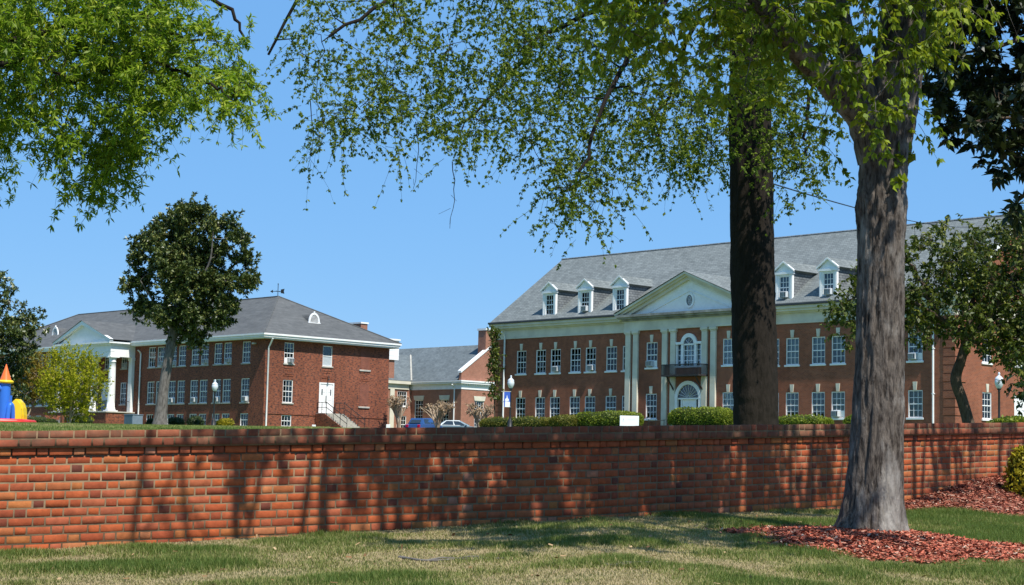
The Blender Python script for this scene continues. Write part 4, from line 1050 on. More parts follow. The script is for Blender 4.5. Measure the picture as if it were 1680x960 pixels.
T1.limb([mp(1474, 60), mp(1540, -120, -.4), mp(1640, -330, -.6), mp(1740, -560, -.8)], 20 * k_, [20 * k_, 16 * k_, 12 * k_, 6 * k_], 20, 9)
# unseen limbs over the verge, above the frame, added for shadows on the wall
zt_ = base[2]
for e in ([-.6, 12.6, 7.4], [.9, 11.6, 8.8], [-1.6, 14.0, 8.6], [2.4, 11.4, 7.6], [.4, 14.0, 10.4], [4.6, 12.2, 8.4], [3.0, 13.6, 11.2], [6.4, 15.2, 9.0], [8.0, 18.2, 9.4], [6.6, 17.4, 8.0]):
    a = mp(1490, -180); m = (a + np.array(e)) / 2 + np.array([0, 0, .7]); T1.limb([a, m, e], .055, .02, 16, 7, wig=.05)
    for q in (.45, .62, .8, .95):                              # upright shoots, put in for vertical shadow streaks
        p = a + (np.array(e) - a) * q + (0, 0, .4); T1.limb([p, p + np.array([RNG.normal(0, .12), RNG.normal(0, .12), .9]), p + np.array([RNG.normal(0, .3), RNG.normal(0, .3), 2.6])], .05, .022, 6, 5)
high = []  # unseen leaf clusters, placed to shade the wall and grass
for c, r, n in (([-.3, 12.4, 7.6], (1.5, 1.4, 1.0), 15), ([1.6, 11.9, 8.2], (1.9, 1.5, 1.5), 15), ([.2, 14.0, 9.6], (2.0, 1.6, 1.6), 15), ([3.4, 12.3, 8.2], (1.9, 1.4, 1.6), 13), ([2.4, 14.2, 11.0], (2.2, 1.8, 1.5), 12), ([5.2, 15, 9.6], (2.0, 2.0, 2.0), 22), ([1.2, 12.6, 7.4], (1.5, 1.0, .8), 6), ([3.2, 13.4, 7.4], (1.3, 1.0, .8), 6), ([5.0, 15.0, 7.6], (1.3, 1.0, .9), 7), ([-1.8, 13.9, 8.4], (1.1, 1.1, 1.1), 11), ([2.9, 10.6, 7.2], (1.5, .9, .9), 18), ([-.9, 11.7, 7.3], (.8, .8, .7), 6), ([4.2, 11.0, 7.6], (1.2, .9, .9), 12), ([7.0, 17.6, 8.8], (1.6, 1.5, 1.3), 26), ([8.4, 18.6, 10.2], (1.5, 1.5, 1.5), 18), ([5.8, 17.2, 8.6], (1.3, 1.2, 1.0), 16)):
    high += [p for p in ball(c, r, n) if p[2] > EZ + .276 * p[1] + 1.0]
T1.branches(high, .006, .55); T1.twigs(high, 7, .55, .25, nodes=8, per=2, leaf=(.12, .09), r=.004)
ur = random.Random(5)  # unseen upright limbs, added and spaced so their shadows streak the wall
for xt in (-2.9, -2.45, -2.1, -1.65, -1.45, -.95, -.75, -.55, -.3, -.1, .1, .25, .45, .6, .8, 1.0, 1.15, 1.3, 1.55, 1.75, 1.95, 2.1, 2.35, 2.6, 2.8, 3.0, 3.2, 3.5, 3.9, 4.2, 4.4, 4.7, 5.1, 5.35, 5.6, 6.0, 6.4):
    z0 = ur.uniform(5.6, 7.6); k0 = (z0 - .42) / 1.54; b0 = np.array([xt + .52 * k0, float(Yw(xt)) - .854 * k0, z0])
    if z0 < EZ + .272 * b0[1] + .9: dz = EZ + .272 * b0[1] + .9 - z0; k0 += dz / 1.3; z0 += dz * 1.35; b0 = np.array([xt + .52 * k0, float(Yw(xt)) - .854 * k0, z0])
    T1.branches([b0], .016, .8, .05, 6, .026)
    for sgn in ((-1, 1) if ur.random() < .5 else (0,)):
        tx = sgn * ur.uniform(.15, .4) + ur.uniform(-.15, .15); e1 = b0 + np.array([tx, ur.uniform(-.1, .1), 1.3]); e2 = e1 + np.array([tx * .6, ur.uniform(-.2, .2), 1.5])
        T1.limb([b0, e1, e2], ur.choice((.03, .042, .06)), .018, 8, 6, wig=.01)
low = region([(1190, -40), (1560, -40), (1545, 40), (1500, 130), (1490, 235), (1440, 250), (1360, 230), (1270, 190), (1180, 140), (1150, 60)], 44, 14.9, .9)
low += region([(1350, 60), (1500, 20), (1500, 200), (1400, 220)], 5, 14.3, .4)
low += region([(1490, -20), (1580, -30), (1570, 60), (1500, 120)], 8, 15.0, .5)
T1.branches(low, .004, .4, rmax=.02); T1.twigs(low, 5, .28, .35, nodes=5, per=4, leaf=(.070, .036), spread=.06, r=.003, var=.6, down=.5)
upper = region([(930, -190), (1560, -190), (1640, -30), (1560, 10), (1250, 120), (1110, 105), (970, 55)], 72, 14.5, 1.1)
T1.branches(upper, .004, .4, rmax=.03); T1.twigs(upper, 6, .4, .35, nodes=6, per=4, leaf=(.072, .036), r=.003, down=.5)
sp = [mp(1486, 280, -.22), mp(1494, 262, -.2), mp(1478, 290, -.25)]; T1.twigs(sp, 2, .16, .4, nodes=3, per=2, leaf=(.09, .075), spread=.02, r=.003)
T1.finish('branch', 'crown')

# --- dark trunked tree behind the wall
TY = 38.0
def d2(x, y, dY=0): return at(x, y, TY + dY)
b2 = d2(1240, 700); b2[2] = lawn(b2[0], b2[1]) - .1
T2 = Tree('shade_tree', 'tall tree with straight near black trunk and drooping branches behind the brick wall', 'tree', b2, M['barkdark'], LF['elm'])
pts = [b2, d2(1239, 640), d2(1236, 500), d2(1233, 350), d2(1231, 200), d2(1230, 60), d2(1228, -120), d2(1235, -350), d2(1225, -650), d2(1230, -900)]
V, Q, C, rr = bark_tube(pts, [p * TY / FPX for p in (37.5, 36.5, 35.5, 35, 34, 33, 30, 25, 18, 8)], False, 200, 60, 3.0, .03)
link('trunk', np_mesh('trunk', V - b2, Q, M['barkdark'], None, True), T2.o)
T2.sk += list(C[110:]); T2.sr += list(rr[110:])
k2 = TY / FPX
for P, r in (([(1230, -40, 0), (1100, -120, -1), (950, -110, -2), (800, -60, -3), (650, -10, -3.2), (540, 60, -3.5)], 13),
             ([(1230, 0, 0), (1130, -30, 1.5), (1000, 10, 2.5), (900, 60, 3), (830, 130, 3.2), (760, 200, 3.4)], 11),
             ([(1230, -80, 0), (1150, -60, -2), (1080, 20, -3), (1020, 110, -3.6), (980, 200, -4), (950, 280, -4.2)], 10),
             ([(1230, -150, 0), (1000, -260, 1), (800, -220, 1.5), (620, -130, 2), (500, -20, 2), (440, 90, 2.2)], 12),
             ([(1230, -60, 0), (1180, -20, 2), (1130, 60, 3), (1100, 150, 3.6), (1080, 230, 4)], 9),
             ([(1230, 20, 0), (1280, 10, -1), (1310, 80, -1.6), (1325, 170, -2), (1320, 250, -2.2)], 8),
             ([(1230, -200, 0), (1350, -260, 1), (1500, -220, 2), (1600, -120, 2.4)], 11), ([(1230, -300, 0), (1100, -520, -2), (900, -620, -3)], 11), ([(1230, -350, 0), (1400, -560, 2), (1600, -640, 3)], 11)):
    T2.limb([d2(*p) for p in P], r * k2 * .62, .03, 22, 7, wig=.05)
full = region([(500, -60), (1320, -60), (1345, 150), (1310, 260), (1200, 240), (1120, 270), (1000, 250), (930, 300), (860, 230), (760, 240), (690, 190), (600, 190), (550, 160), (510, 70)], 320, TY - .5, 4.2, .33)
low2 = region([(870, 240), (1010, 240), (1010, 320), (970, 360), (920, 360), (890, 300)], 20, TY - 4, 1.0, .3)
low2 += region([(520, 160), (640, 180), (700, 200), (690, 250), (600, 210), (530, 240)], 12, TY - 3, 1.5, .4) + region([(1090, 220), (1190, 220), (1150, 290), (1080, 290)], 12, TY + 3, 1.0, .3)
low2 += region([(1270, 200), (1345, 180), (1340, 280), (1290, 300)], 12, TY - 2, .6, .3) + region([(485, 60), (540, 60), (520, 130), (490, 120)], 4, TY + 1, 1.0, .4)
up2 = region([(560, -420), (1300, -620), (1700, -420), (1700, -120), (1350, -80), (480, -80)], 130, TY, 4.5, .5)
T2.branches(full + low2, .007, .5, .16, 4, .05); T2.branches(up2, .01, .5, .12, 4, .06)
T2.twigs(full, 8, .70, .3, hang=.1, nodes=10, per=4, leaf=(.066, .036), spread=.24, r=.0045, var=.35, jit=.45)
T2.twigs(low2, 7, .75, .3, hang=.22, nodes=10, per=4, leaf=(.066, .036), spread=.22, r=.005, var=.35)
T2.twigs(up2, 6, 1.0, .3, nodes=10, per=2, leaf=(.16, .10), spread=.35, r=.006, draw=False)
for x, y, L, n in ((505, 275, 0, 0), (678, 310, 0, 0), (738, 375, 0, 0)):       # bare hanging twigs
    a = d2(x + 4, y - 110, -3); e = d2(x, y, -3); T2.limb([a, (a + e) / 2 + (.08, 0, 0), e], .010, .004, 8, 4, False, .015)
    for q in (.5, .7, .85): p = a + (e - a) * q; T2.limb([p, p + np.array([RNG.normal(0, .22), 0, -.12])], .004, .003, 4, 3, False)
T2.twigs([d2(520, 240, -3), d2(560, 225, -3), d2(500, 262, -3), d2(890, 375, -4), d2(975, 390, -4), d2(1335, 310, -2), d2(1325, 285, -2), d2(1300, 345, -2)], 3, .6, .3, hang=.3, nodes=8, per=4, leaf=(.066, .036), spread=.15, r=.004)
T2.finish('branch', 'crown')

# --- tree whose crown hangs into the upper left
OY = 22.0
def d3(x, y, dY=0): return at(x, y, OY + dY)
b3 = np.array([-10.2, 23.5, 0]); b3[2] = lawn(b3[0], b3[1]) - .1
T3 = Tree('willow_oak_tree', 'bright green leafy crown with dark limbs hanging into the upper left corner', 'tree', b3, M['barkdark'], LF['oak'])
T3.limb([b3, b3 + (.1, 0, 3), b3 + (.0, .1, 7), b3 + (.2, 0, 12)], .42, .16, 20, 14)
for P, r in (([(-480, 60, 1.2), (-250, 30, .6), (-60, 80, 0), (110, 40, 0), (230, 25, -.2), (270, 55, -.2), (330, 65, -.3)], .085), ([(-480, 150, 1.2), (-200, 110, .2), (0, 105, -.6), (60, 100, -.8), (130, 140, -1)], .07),
             ([(-480, -150, 1.2), (-200, -160, 1), (60, -120, 1.5), (260, -60, 1.6), (370, 10, 1.6), (400, 60, 1.6)], .08), ([(-480, 0, 1.2), (-250, 60, 1.6), (-60, 130, 2), (60, 200, 2.2), (120, 260, 2.2)], .06), ([(-480, -300, 1.2), (-200, -400, 0), (100, -380, -1)], .09),
             ([(130, 45, 0), (240, 95, -.6), (330, 130, -.8), (380, 165, -1)], .03)):
    T3.limb([d3(*p) for p in P], r, .016, 24, 7, wig=.02)
full = region([(-120, -60), (330, -60), (385, 60), (400, 120), (385, 175), (335, 165), (300, 215), (240, 190), (212, 225), (192, 258), (160, 250), (125, 225), (100, 235), (75, 175), (0, 205), (-120, 240)], 205, OY, 1.7, .20)
dense = region([(-120, -40), (240, -40), (300, 60), (270, 150), (160, 170), (-60, 120)], 60, OY - .6, 1.0)
tips = region([(-60, 170), (50, 180), (35, 265), (0, 280), (-60, 260)], 20, OY + .3, 1.2) + region([(130, 230), (225, 200), (215, 265), (165, 310), (125, 290)], 24, OY, .8) + region([(360, 100), (412, 80), (405, 175), (375, 190)], 9, OY + .8, .6) + region([(85, 200), (110, 230), (95, 280), (75, 270)], 4, OY, .6)
T3.branches(full + tips + dense, .004, .45, .14, 4, .03)
T3.twigs(full, 5, .45, .25, hang=.15, nodes=7, per=5, leaf=(.085, .024), spread=.1, r=.003, lean=.25, jit=.35, var=.45)
T3.twigs(tips, 5, .40, .3, hang=.3, nodes=7, per=5, leaf=(.085, .024), spread=.10, r=.003, lean=.25, var=.45)
T3.twigs(dense, 6, .45, .25, nodes=7, per=5, leaf=(.09, .027), spread=.12, r=.003, lean=.25, var=.5)
ext = region([(-900, -500), (250, -450), (330, -80), (-120, -80), (-120, 200), (-900, 250)], 90, OY + 1, 2.5, .4)
T3.branches(ext, .006, .5, .12, 4, .04); T3.twigs(ext, 6, .6, .25, nodes=7, per=4, leaf=(.15, .06), spread=.25, draw=False)
T3.finish('trunk', 'crown')

# --- dark magnolia entering at the upper right
def d4(x, y, dY=0): return at(x, y, 25.0 + dY)
b4 = np.array([11.2, 29.5, 0]); b4[2] = lawn(b4[0], b4[1]) - .1
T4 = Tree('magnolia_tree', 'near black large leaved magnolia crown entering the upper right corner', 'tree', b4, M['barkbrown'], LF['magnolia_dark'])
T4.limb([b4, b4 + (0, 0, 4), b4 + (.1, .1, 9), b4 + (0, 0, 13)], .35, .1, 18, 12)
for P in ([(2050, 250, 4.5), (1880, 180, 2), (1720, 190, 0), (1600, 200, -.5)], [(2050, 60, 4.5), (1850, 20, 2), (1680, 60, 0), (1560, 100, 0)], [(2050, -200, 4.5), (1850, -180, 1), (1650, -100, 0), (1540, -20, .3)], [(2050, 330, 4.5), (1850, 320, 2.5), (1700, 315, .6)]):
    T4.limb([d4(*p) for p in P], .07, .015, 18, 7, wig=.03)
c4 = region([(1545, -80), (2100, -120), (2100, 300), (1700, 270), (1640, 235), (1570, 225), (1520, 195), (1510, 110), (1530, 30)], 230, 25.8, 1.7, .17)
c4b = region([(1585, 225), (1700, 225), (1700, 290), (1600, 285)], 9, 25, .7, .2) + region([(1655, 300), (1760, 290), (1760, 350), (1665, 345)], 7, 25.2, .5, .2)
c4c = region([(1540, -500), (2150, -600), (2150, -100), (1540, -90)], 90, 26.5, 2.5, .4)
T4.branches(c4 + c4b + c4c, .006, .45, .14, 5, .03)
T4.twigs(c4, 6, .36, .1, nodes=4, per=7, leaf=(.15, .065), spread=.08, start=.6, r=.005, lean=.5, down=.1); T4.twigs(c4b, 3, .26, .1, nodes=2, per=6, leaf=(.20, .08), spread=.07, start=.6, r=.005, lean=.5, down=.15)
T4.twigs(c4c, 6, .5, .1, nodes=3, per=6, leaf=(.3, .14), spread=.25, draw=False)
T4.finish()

# --- sapling evergreen on the right lawn
def d5(x, y, dY=0): return at(x, y, 58.0 + dY)
b5 = d5(1592, 712); b5[2] = lawn(b5[0], b5[1]) - .1
T5 = Tree('glossy_evergreen_tree', 'small glossy leaved tree with crooked dark trunk before the end of the long building', 'tree', b5, M['barkbrown'], LF['camellia'])
k5 = 58 / FPX
T5.limb([b5, d5(1588, 690), d5(1578, 655), d5(1568, 622), d5(1577, 590), d5(1586, 555)], 10 * k5, [12 * k5, 9.5 * k5, 9 * k5, 9 * k5, 8 * k5, 7 * k5], 26, 10)
for P, r in (([(1585, 560, 0), (1600, 500, .4), (1585, 450, .8), (1560, 415, 1), (1520, 400, 1.2)], 5), ([(1585, 560, 0), (1540, 520, -.6), (1480, 490, -1), (1420, 480, -1.2), (1385, 500, -1.3)], 5), ([(1586, 560, 0), (1630, 510, -.5), (1670, 440, -.8), (1700, 380, -1)], 5), ([(1590, 480, .6), (1620, 420, 0), (1640, 380, 0)], 3.5), ([(1540, 520, -.6), (1500, 440, -.8), (1460, 400, -1)], 3.5), ([(1586, 560, 0), (1650, 560, .8), (1720, 540, 1)], 4)):
    T5.limb([d5(*p) for p in P], r * k5, .02, 16, 7, wig=.04)
c5 = region([(1530, 420), (1570, 375), (1640, 365), (1700, 350), (1780, 360), (1780, 600), (1700, 610), (1665, 600), (1590, 560), (1540, 540), (1500, 560), (1490, 510), (1520, 470)], 230, 58, 1.8, .25)
c5 += region([(1495, 385), (1560, 370), (1540, 470), (1490, 510)], 18, 57.5, .9, .3) + region([(1385, 440), (1420, 440), (1470, 480), (1440, 580), (1390, 560), (1375, 500)], 26, 57, .8, .25) + region([(1355, 505), (1390, 500), (1385, 535), (1360, 530)], 3, 57, .3) + region([(1440, 400), (1500, 420), (1500, 550), (1440, 560)], 16, 57.5, .8, .25)
c5 += region([(1600, 375), (1650, 352), (1740, 335), (1740, 600), (1665, 600), (1620, 575), (1605, 500)], 90, 59.5, 1.5, .26)
T5.branches(c5, .010, .5, .15, 4, .04)
T5.twigs(c5, 6, .55, .15, nodes=7, per=2, leaf=(.16, .085), spread=.2, r=.007, var=.4)
T5.finish()

# --- evergreen mass beside the lamp, far right
b6 = at(1730, 712, 66.0); b6[2] = lawn(b6[0], b6[1]) - .1
T6 = Tree('dark_evergreen_tree', 'dark evergreen at the right edge with low boughs beside a lamp post', 'tree', b6, M['barkbrown'], LF['evergreen'])
T6.limb([b6, b6 + (0, 0, 4), b6 + (.1, 0, 9)], .2, .05, 14, 8)
c6 = region([(1690, 480), (1790, 470), (1840, 700), (1700, 710), (1672, 690), (1662, 640), (1668, 570)], 80, 66, 1.3, .3) + region([(1655, 620), (1690, 610), (1690, 660), (1655, 650)], 4, 65.5, .4, .2)
T6.branches(c6, .01, .5, .14, 4, .03); T6.twigs(c6, 6, .5, .2, nodes=6, per=2, leaf=(.20, .10), spread=.2, r=.007, draw=False); T6.finish()

# --- magnolia before the hip roofed building
def d7(x, y, dY=0): return at(x, y, 128.0 + dY)
b7 = d7(262, 697); b7[2] = lawn(b7[0], b7[1]) - .1
T7 = Tree('southern_magnolia_tree', 'tall round topped magnolia with pale leaning trunk before the hip roofed building', 'tree', b7, M['barkgrey'], LF['magnolia'])
k7 = 128 / FPX
T7.limb([b7, d7(264, 680), d7(268, 640), d7(276, 590), d7(284, 545), d7(296, 470), d7(305, 400)], 12 * k7, [14 * k7, 10.5 * k7, 8.6 * k7, 8 * k7, 7.5 * k7, 5 * k7, 2 * k7], 24, 12)
for P in ([(283, 560, 0), (315, 520, 1), (350, 480, 1.5), (380, 440, 1.5)], [(286, 545, 0), (255, 500, -1), (230, 460, -1.5)], [(290, 500, 0), (340, 440, -1), (350, 380, -1.5)], [(290, 500, 0), (270, 420, 1), (250, 390, 1)]):
    T7.limb([d7(*p) for p in P], .13, .03, 12, 7)
clumps = []
for x, y, r in ((300, 360, 22), (325, 352, 20), (275, 375, 20), (345, 375, 22), (375, 372, 14), (392, 395, 18), (400, 425, 14), (250, 400, 18), (232, 395, 12), (225, 425, 15), (212, 470, 12), (235, 465, 22), (245, 505, 22), (225, 505, 14), (275, 525, 22), (265, 430, 30), (310, 410, 34), (355, 420, 30), (300, 460, 34), (345, 465, 30), (385, 462, 24), (408, 460, 12), (360, 500, 24), (320, 510, 28), (350, 530, 16), (310, 545, 12), (285, 490, 26), (380, 500, 12), (365, 525, 10), (290, 550, 10), (325, 560, 8)):
    p = d7(x, y, RNG.uniform(-1.2, 1.2)); r *= RNG.uniform(.75, 1.08); clumps += ball(p, (r * k7, r * k7 * 1.8, r * k7 * .8), max(4, int(r * r / 36)), .3)
T7.branches(clumps, .02, .5, .12, 4, .08)
T7.twigs(clumps, 14, .44, .05, bias=(.15, -.2, .35), nodes=3, per=5, leaf=(.27, .13), spread=.22, start=.4, draw=False, var=.35, lean=.6, down=-.05)
T7.finish()

# --- evergreen at the left edge
b8 = at(-30, 700, 135.0); b8[2] = lawn(b8[0], b8[1]) - .1
T8 = Tree('broadleaf_evergreen_tree', 'dark spreading evergreen at the left edge behind the bouncy castle', 'tree', b8, M['barkgrey'], LF['magnolia'])
T8.limb([b8, at(-28, 620, 135.), at(-20, 520, 135.), at(-15, 440, 135.)], .45, .1, 14, 9)
for x, y in ((50, 540), (20, 600), (10, 480), (-80, 520)): T8.limb([at(-24, 590, 135.), at((x - 24) / 2, y + 20, 134.5), at(x, y, 134.)], .15, .04, 10, 6)
clumps = []
for x, y, r in ((5, 462, 10), (12, 480, 12), (0, 500, 18), (20, 520, 18), (45, 530, 18), (60, 552, 14), (30, 555, 24), (5, 560, 26), (15, 600, 24), (40, 580, 18), (-5, 640, 22), (20, 625, 18), (-50, 500, 40), (-60, 580, 46), (-60, 650, 36), (25, 650, 12), (8, 672, 14)):
    clumps += ball(at(x, y, 135. + RNG.uniform(-1, 1)), (r * .046, r * .08, r * .04), max(3, int(r * r / 42)), .3)
T8.branches(clumps, .02, .5, .12, 4, .08); T8.twigs(clumps, 8, .45, .05, bias=(.15, -.2, .3), nodes=3, per=5, leaf=(.27, .12), spread=.25, start=.4, draw=False, var=.4); T8.finish()

# --- two leafing crape myrtles before the portico
def myrtle(label, px, py, Y, rx, ry, cy, leafm, stems, n, name='crape_myrtle_tree', seed=0):
    b = at(px, py, Y); b[2] = lawn(b[0], b[1]) - .05; T = Tree(name, label, 'tree', b, M['barkpale'], leafm, 'leafing crape myrtles beside the portico'); kk = Y / FPX
    for a in stems: T.limb([b, b + (a[0] * .35, 0, a[1] * .5), b + (a[0], a[2], a[1])], .09, .03, 10, 6)
    cs = ball(at(px + cy[0], cy[1], Y), (rx * kk, rx * kk * .9, ry * kk), n)
    T.branches(cs, .012, .5, .1, 4, .035); T.twigs(cs, 7, .8, -.1, bias=(0, 0, .7), nodes=9, per=2, leaf=(.15, .075), spread=.25, draw=False, var=.5, down=-.3); T.finish(); return T
myrtle('yellow green rounded crape myrtle hiding the left half of the white portico', 113, 697, 138., 54, 58, (4, 632), LF['myrtle'], [(-1, 2.8, .4), (.2, 3, -.5), (1.2, 2.6, .3), (.6, 2.9, .8)], 190)
myrtle('smaller bronze tinged crape myrtle between the bouncy castle and the yellow green one', 42, 696, 142., 32, 46, (12, 624), LF['bronze'], [(.9, 2.6, .2), (.3, 2.7, -.4), (-.8, 2.4, .4)], 80)

# --- bare pollarded crape myrtles in the car park
def bare(label, px, py, Y, h, sp, seed):
    rg = np.random.default_rng(seed); b = at(px, py, Y); b[2] = PLATEAU
    T = Tree('bare_crape_myrtle', label, 'tree', b, M['barkpale'], LF['tuft'], 'bare crape myrtles by the parked cars')
    tips = []
    for _ in range(7):
        a = rg.uniform(0, 6.28); m = b + np.array([math.cos(a) * sp * .25, math.sin(a) * sp * .25, h * .42]); T.limb([b, b + (m - b) * .5 + (0, 0, .1), m], .10, .07, 6, 6)
        for _ in range(8):
            a2 = a + rg.normal(0, .8); e = m + np.array([math.cos(a2) * sp * rg.uniform(.2, .75), math.sin(a2) * sp * rg.uniform(.2, .75), h * rg.uniform(.3, .58)])
            T.limb([m, (m + e) / 2 + (0, 0, .1), e], .045, .025, 5, 5); tips.append(e)
    T.twigs(tips, 2, .22, 0, nodes=3, per=2, leaf=(.16, .09), spread=.05, r=.02); T.finish()
bare('bare pollarded crape myrtle at the corner of the hip roofed building', 655, 702, 152., 3.1, 1.1, 1)
bare('bare many stemmed crape myrtle between the two parked cars', 718, 702, 148., 2.6, 1.5, 2)
bare('bare crape myrtle in front of the gable end window', 787, 702, 146., 2.4, 1.2, 3)

# --- slim climber at the corner of the long building
b9 = at(812, 712, 129.0); b9[2] = PLATEAU - .1
T9 = Tree('climbing_vine', 'slim leafy climber at the left corner of the long brick building', 'vine', b9, M['barkbrown'], LF['camellia'])
T9.limb([b9, at(811, 660, 129.), at(813, 600, 129.), at(812, 550, 129.)], .06, .03, 12, 6)
c9 = region([(806, 545), (815, 535), (817, 600), (815, 655), (806, 650), (802, 610), (808, 590)], 42, 129., .4)
T9.branches(c9, .01, .5, .1, 4, .02); T9.twigs(c9, 6, .3, .2, nodes=4, per=2, leaf=(.2, .1), spread=.12, draw=False); T9.finish()

# ------------------------------------------------------------------ clipped hedges and shrubs
def hedge(label, P, Q_, wd, h, leafm, n, group=None, name='hedge', cat='hedge', leaf=(.10, .06), pw=3.5, lump=.08):
    """rounded clipped mass between two points: dark twiggy core and a shell of leaves"""
    P, Q_ = np.array(P, float), np.array(Q_, float); L = np.linalg.norm(Q_ - P) / 2; c = (P + Q_) / 2; ang = math.atan2(Q_[1] - P[1], Q_[0] - P[0])
    zg = min(ground_at(*P[:2]), ground_at(*Q_[:2]), ground_at(*c[:2])) - .03
    o = thing(name, label, cat, (c[0], c[1], zg), ang, group)
    def surf(d, k=1.0):
        d = unit(d); t = (np.abs(d[:, 0]) ** pw + np.abs(d[:, 1]) ** pw + np.abs(d[:, 2]) ** pw) ** (-1 / pw); u = d * t[:, None]
        q = u * np.array([L, wd / 2, h * .5]) * k + np.array([0, 0, h * .5]); nz = fbm(q[:, 0] * 1.3 + 3, q[:, 1] * 1.3, q[:, 2] * 1.3 + c[0], 3) - .5
        return q + u * (nz * lump * 3)[:, None], u
    m = MB(); nn, mm = 28, 14; D = []
    for i in range(mm + 1):
        for j in range(nn): a, e = 2 * math.pi * j / nn, -math.pi / 2 + math.pi * i / mm; D.append((math.cos(a) * math.cos(e), math.sin(a) * math.cos(e), math.sin(e)))
    q, _ = surf(np.array(D) + 1e-6, .95)
    m.add(q, [(i * nn + j, i * nn + (j + 1) % nn, (i + 1) * nn + (j + 1) % nn, (i + 1) * nn + j) for i in range(mm) for j in range(nn)], 0, True); m.build('core', M['hedgecore'], o)
    d = RNG.normal(size=(n, 3)) * (L, wd, h); d = d[d[:, 2] > -h * .9]
    q, u = surf(d); k = len(q); s = Tree.__new__(Tree); s.o = o; s.base = np.zeros(3); s.mb = MB(); s.bark = None; s.leaf = leafm
    s.P = [q + RNG.normal(0, .02, (k, 3))]; s.D = [unit(u * .7 + rand_dirs(k) + np.array([0, 0, .3]))]; s.N = [unit(u + .6 * rand_dirs(k))]; sc = RNG.uniform(.6, 1.3, k)
    s.L = [leaf[0] * sc]; s.W = [leaf[1] * sc]; s.A = [np.clip(.55 * fbm(q[:, 0] * 2, q[:, 1] * 2, q[:, 2] * 2) + .5 * RNG.random(k), 0, 1)]
    s.finish('stem', 'foliage'); return o
M['hedgecore'] = plain('hedge_inner_twigs', (.035, .045, .012), .95, .05, var=.4, scale=8)
G1 = 'clipped hedges before the long building'
hedge('tall bright green clipped hedge just behind the white sign', at(952, 700, 121.), at(1046, 700, 116.), 1.8, 1.18, LF['hedge'], 9000, G1, leaf=(.11, .07))
hedge('bright green clipped hedge between the entrance and the black trunk', at(1106, 700, 113.), at(1197, 700, 108.5), 1.8, 1.32, LF['hedge'], 9000, G1, leaf=(.11, .07))
hedge('long low olive hedge beside the bannered lamp post', at(792, 700, 127.5), at(905, 700, 122.5), 1.3, .85, LF['hedge_olive'], 7000, G1, leaf=(.11, .07))
hedge('short low olive hedge at the left of the tall bright green one', at(908, 700, 122.), at(951, 700, 120.), 1.4, .95, LF['hedge_olive'], 4000, G1, leaf=(.11, .07))
hedge('low yellow green hedge right of the black trunk', at(1268, 702, 103.), at(1360, 702, 99.5), 1.6, .78, LF['hedge'], 6000, G1, leaf=(.11, .07), pw=2.4)
hedge('small yellow green hedge half hidden by the maple trunk', at(1392, 702, 98.), at(1440, 702, 96.), 1.3, .85, LF['hedge'], 3000, G1, leaf=(.11, .07), pw=2.4)
def shrub(label, px, py, Y, wpx, h, leafm, group=None, n=1500, leaf=(.11, .07), lump=.12):
    k = Y / FPX; a, b = at(px - wpx / 2, py, Y), at(px + wpx / 2, py, Y); return hedge(label, a, b, wpx * k * .8, h, leafm, n, group, 'shrub', 'shrub', leaf, 2.3, lump)
G2 = 'shrubs along the foot of the hip roofed building'
shrub('dark shrub right of the magnolia trunk under the basement windows', 288, 697, 136., 26, .75, LF['evergreen'], G2)
shrub('dark shrub left of the lamp post under the basement windows', 322, 697, 137., 26, .75, LF['evergreen'], G2)
shrub('sunlit yellow green shrub just right of the lamp post', 368, 697, 134., 26, .62, LF['yellow'], G2)
shrub('low dark shrub left of the magnolia trunk by the downspout', 247, 697, 138., 14, .6, LF['evergreen'], G2)
shrub('dark shrub at the brick base of the portico beside the orange barrel', 134, 697, 146., 34, .9, LF['evergreen'], G2)
shrub('wide dark shrub behind the bouncy castle under the leafing trees', 62, 697, 152., 60, .8, LF['evergreen'], G2, 2500)
G3 = 'shrubs along the right end of the brick wall'
o = shrub('golden green shrub growing against the wall at the right edge of the verge', 1682, 780, 20.8, 54, .60, LF['yellow'], G3, 5200, (.045, .028), .07)
shrub('bright green shrub top showing above the wall at the far right', 1672, 700, 45., 90, .34, LF['hedge'], G3, 4000, (.09, .055))

# ------------------------------------------------------------------ lamp posts
def lamp_meshes():
    p = MB(); p.lathe([(.20, 0), (.20, .1), (.15, .14), (.15, .5), (.10, .6), (.075, .75), (.06, .95), (.05, 2.5), (.065, 2.53), (.065, 2.58), (.05, 2.62), (.11, 2.70), (.11, 2.74)], n=14)
    g = MB(); g.lathe([(.10, 2.741), (.17, 2.82), (.235, 2.98), (.25, 3.10), (.22, 3.20), (.20, 3.22)], n=18)
    c = MB(); c.lathe([(.235, 3.221), (.21, 3.28), (.12, 3.36), (.06, 3.40), (.055, 3.46), (.075, 3.50), (.04, 3.56), (.0, 3.58)], n=18)
    return p.mesh('post', M['iron']), g.mesh('globe', M['lampglass']), c.mesh('finial', M['lampglass'])
LM = lamp_meshes()
def lamp(label, px, ytop, Y):
    t = at(px, ytop, Y); zg = ground_at(t[0], t[1]) - .03; o = thing('lamp_post', label, 'lamp post', (t[0], t[1], zg), group='acorn lamp posts on the campus'); s = (t[2] - zg) / 3.58
    for n, me in zip(('post', 'globe', 'finial'), LM):
        c = link(n, me, o); c.scale = (1, 1, s) if n == 'post' else (.9, .9, 1)
        if n != 'post': c.location.z = 2.74 * s - 2.74 + (3.58 * s - 3.58 - (2.74 * s - 2.74)) * .0
    return o, zg
lamp('black lamp post with pale acorn globe before the hip roofed building', 353, 624, 126.)
L2, zl2 = lamp('black lamp post with acorn globe carrying a blue and white banner', 838.5, 617, 114.)
lamp('black lamp post with acorn globe at the far right beside the dark evergreen', 1639, 616, 90.)
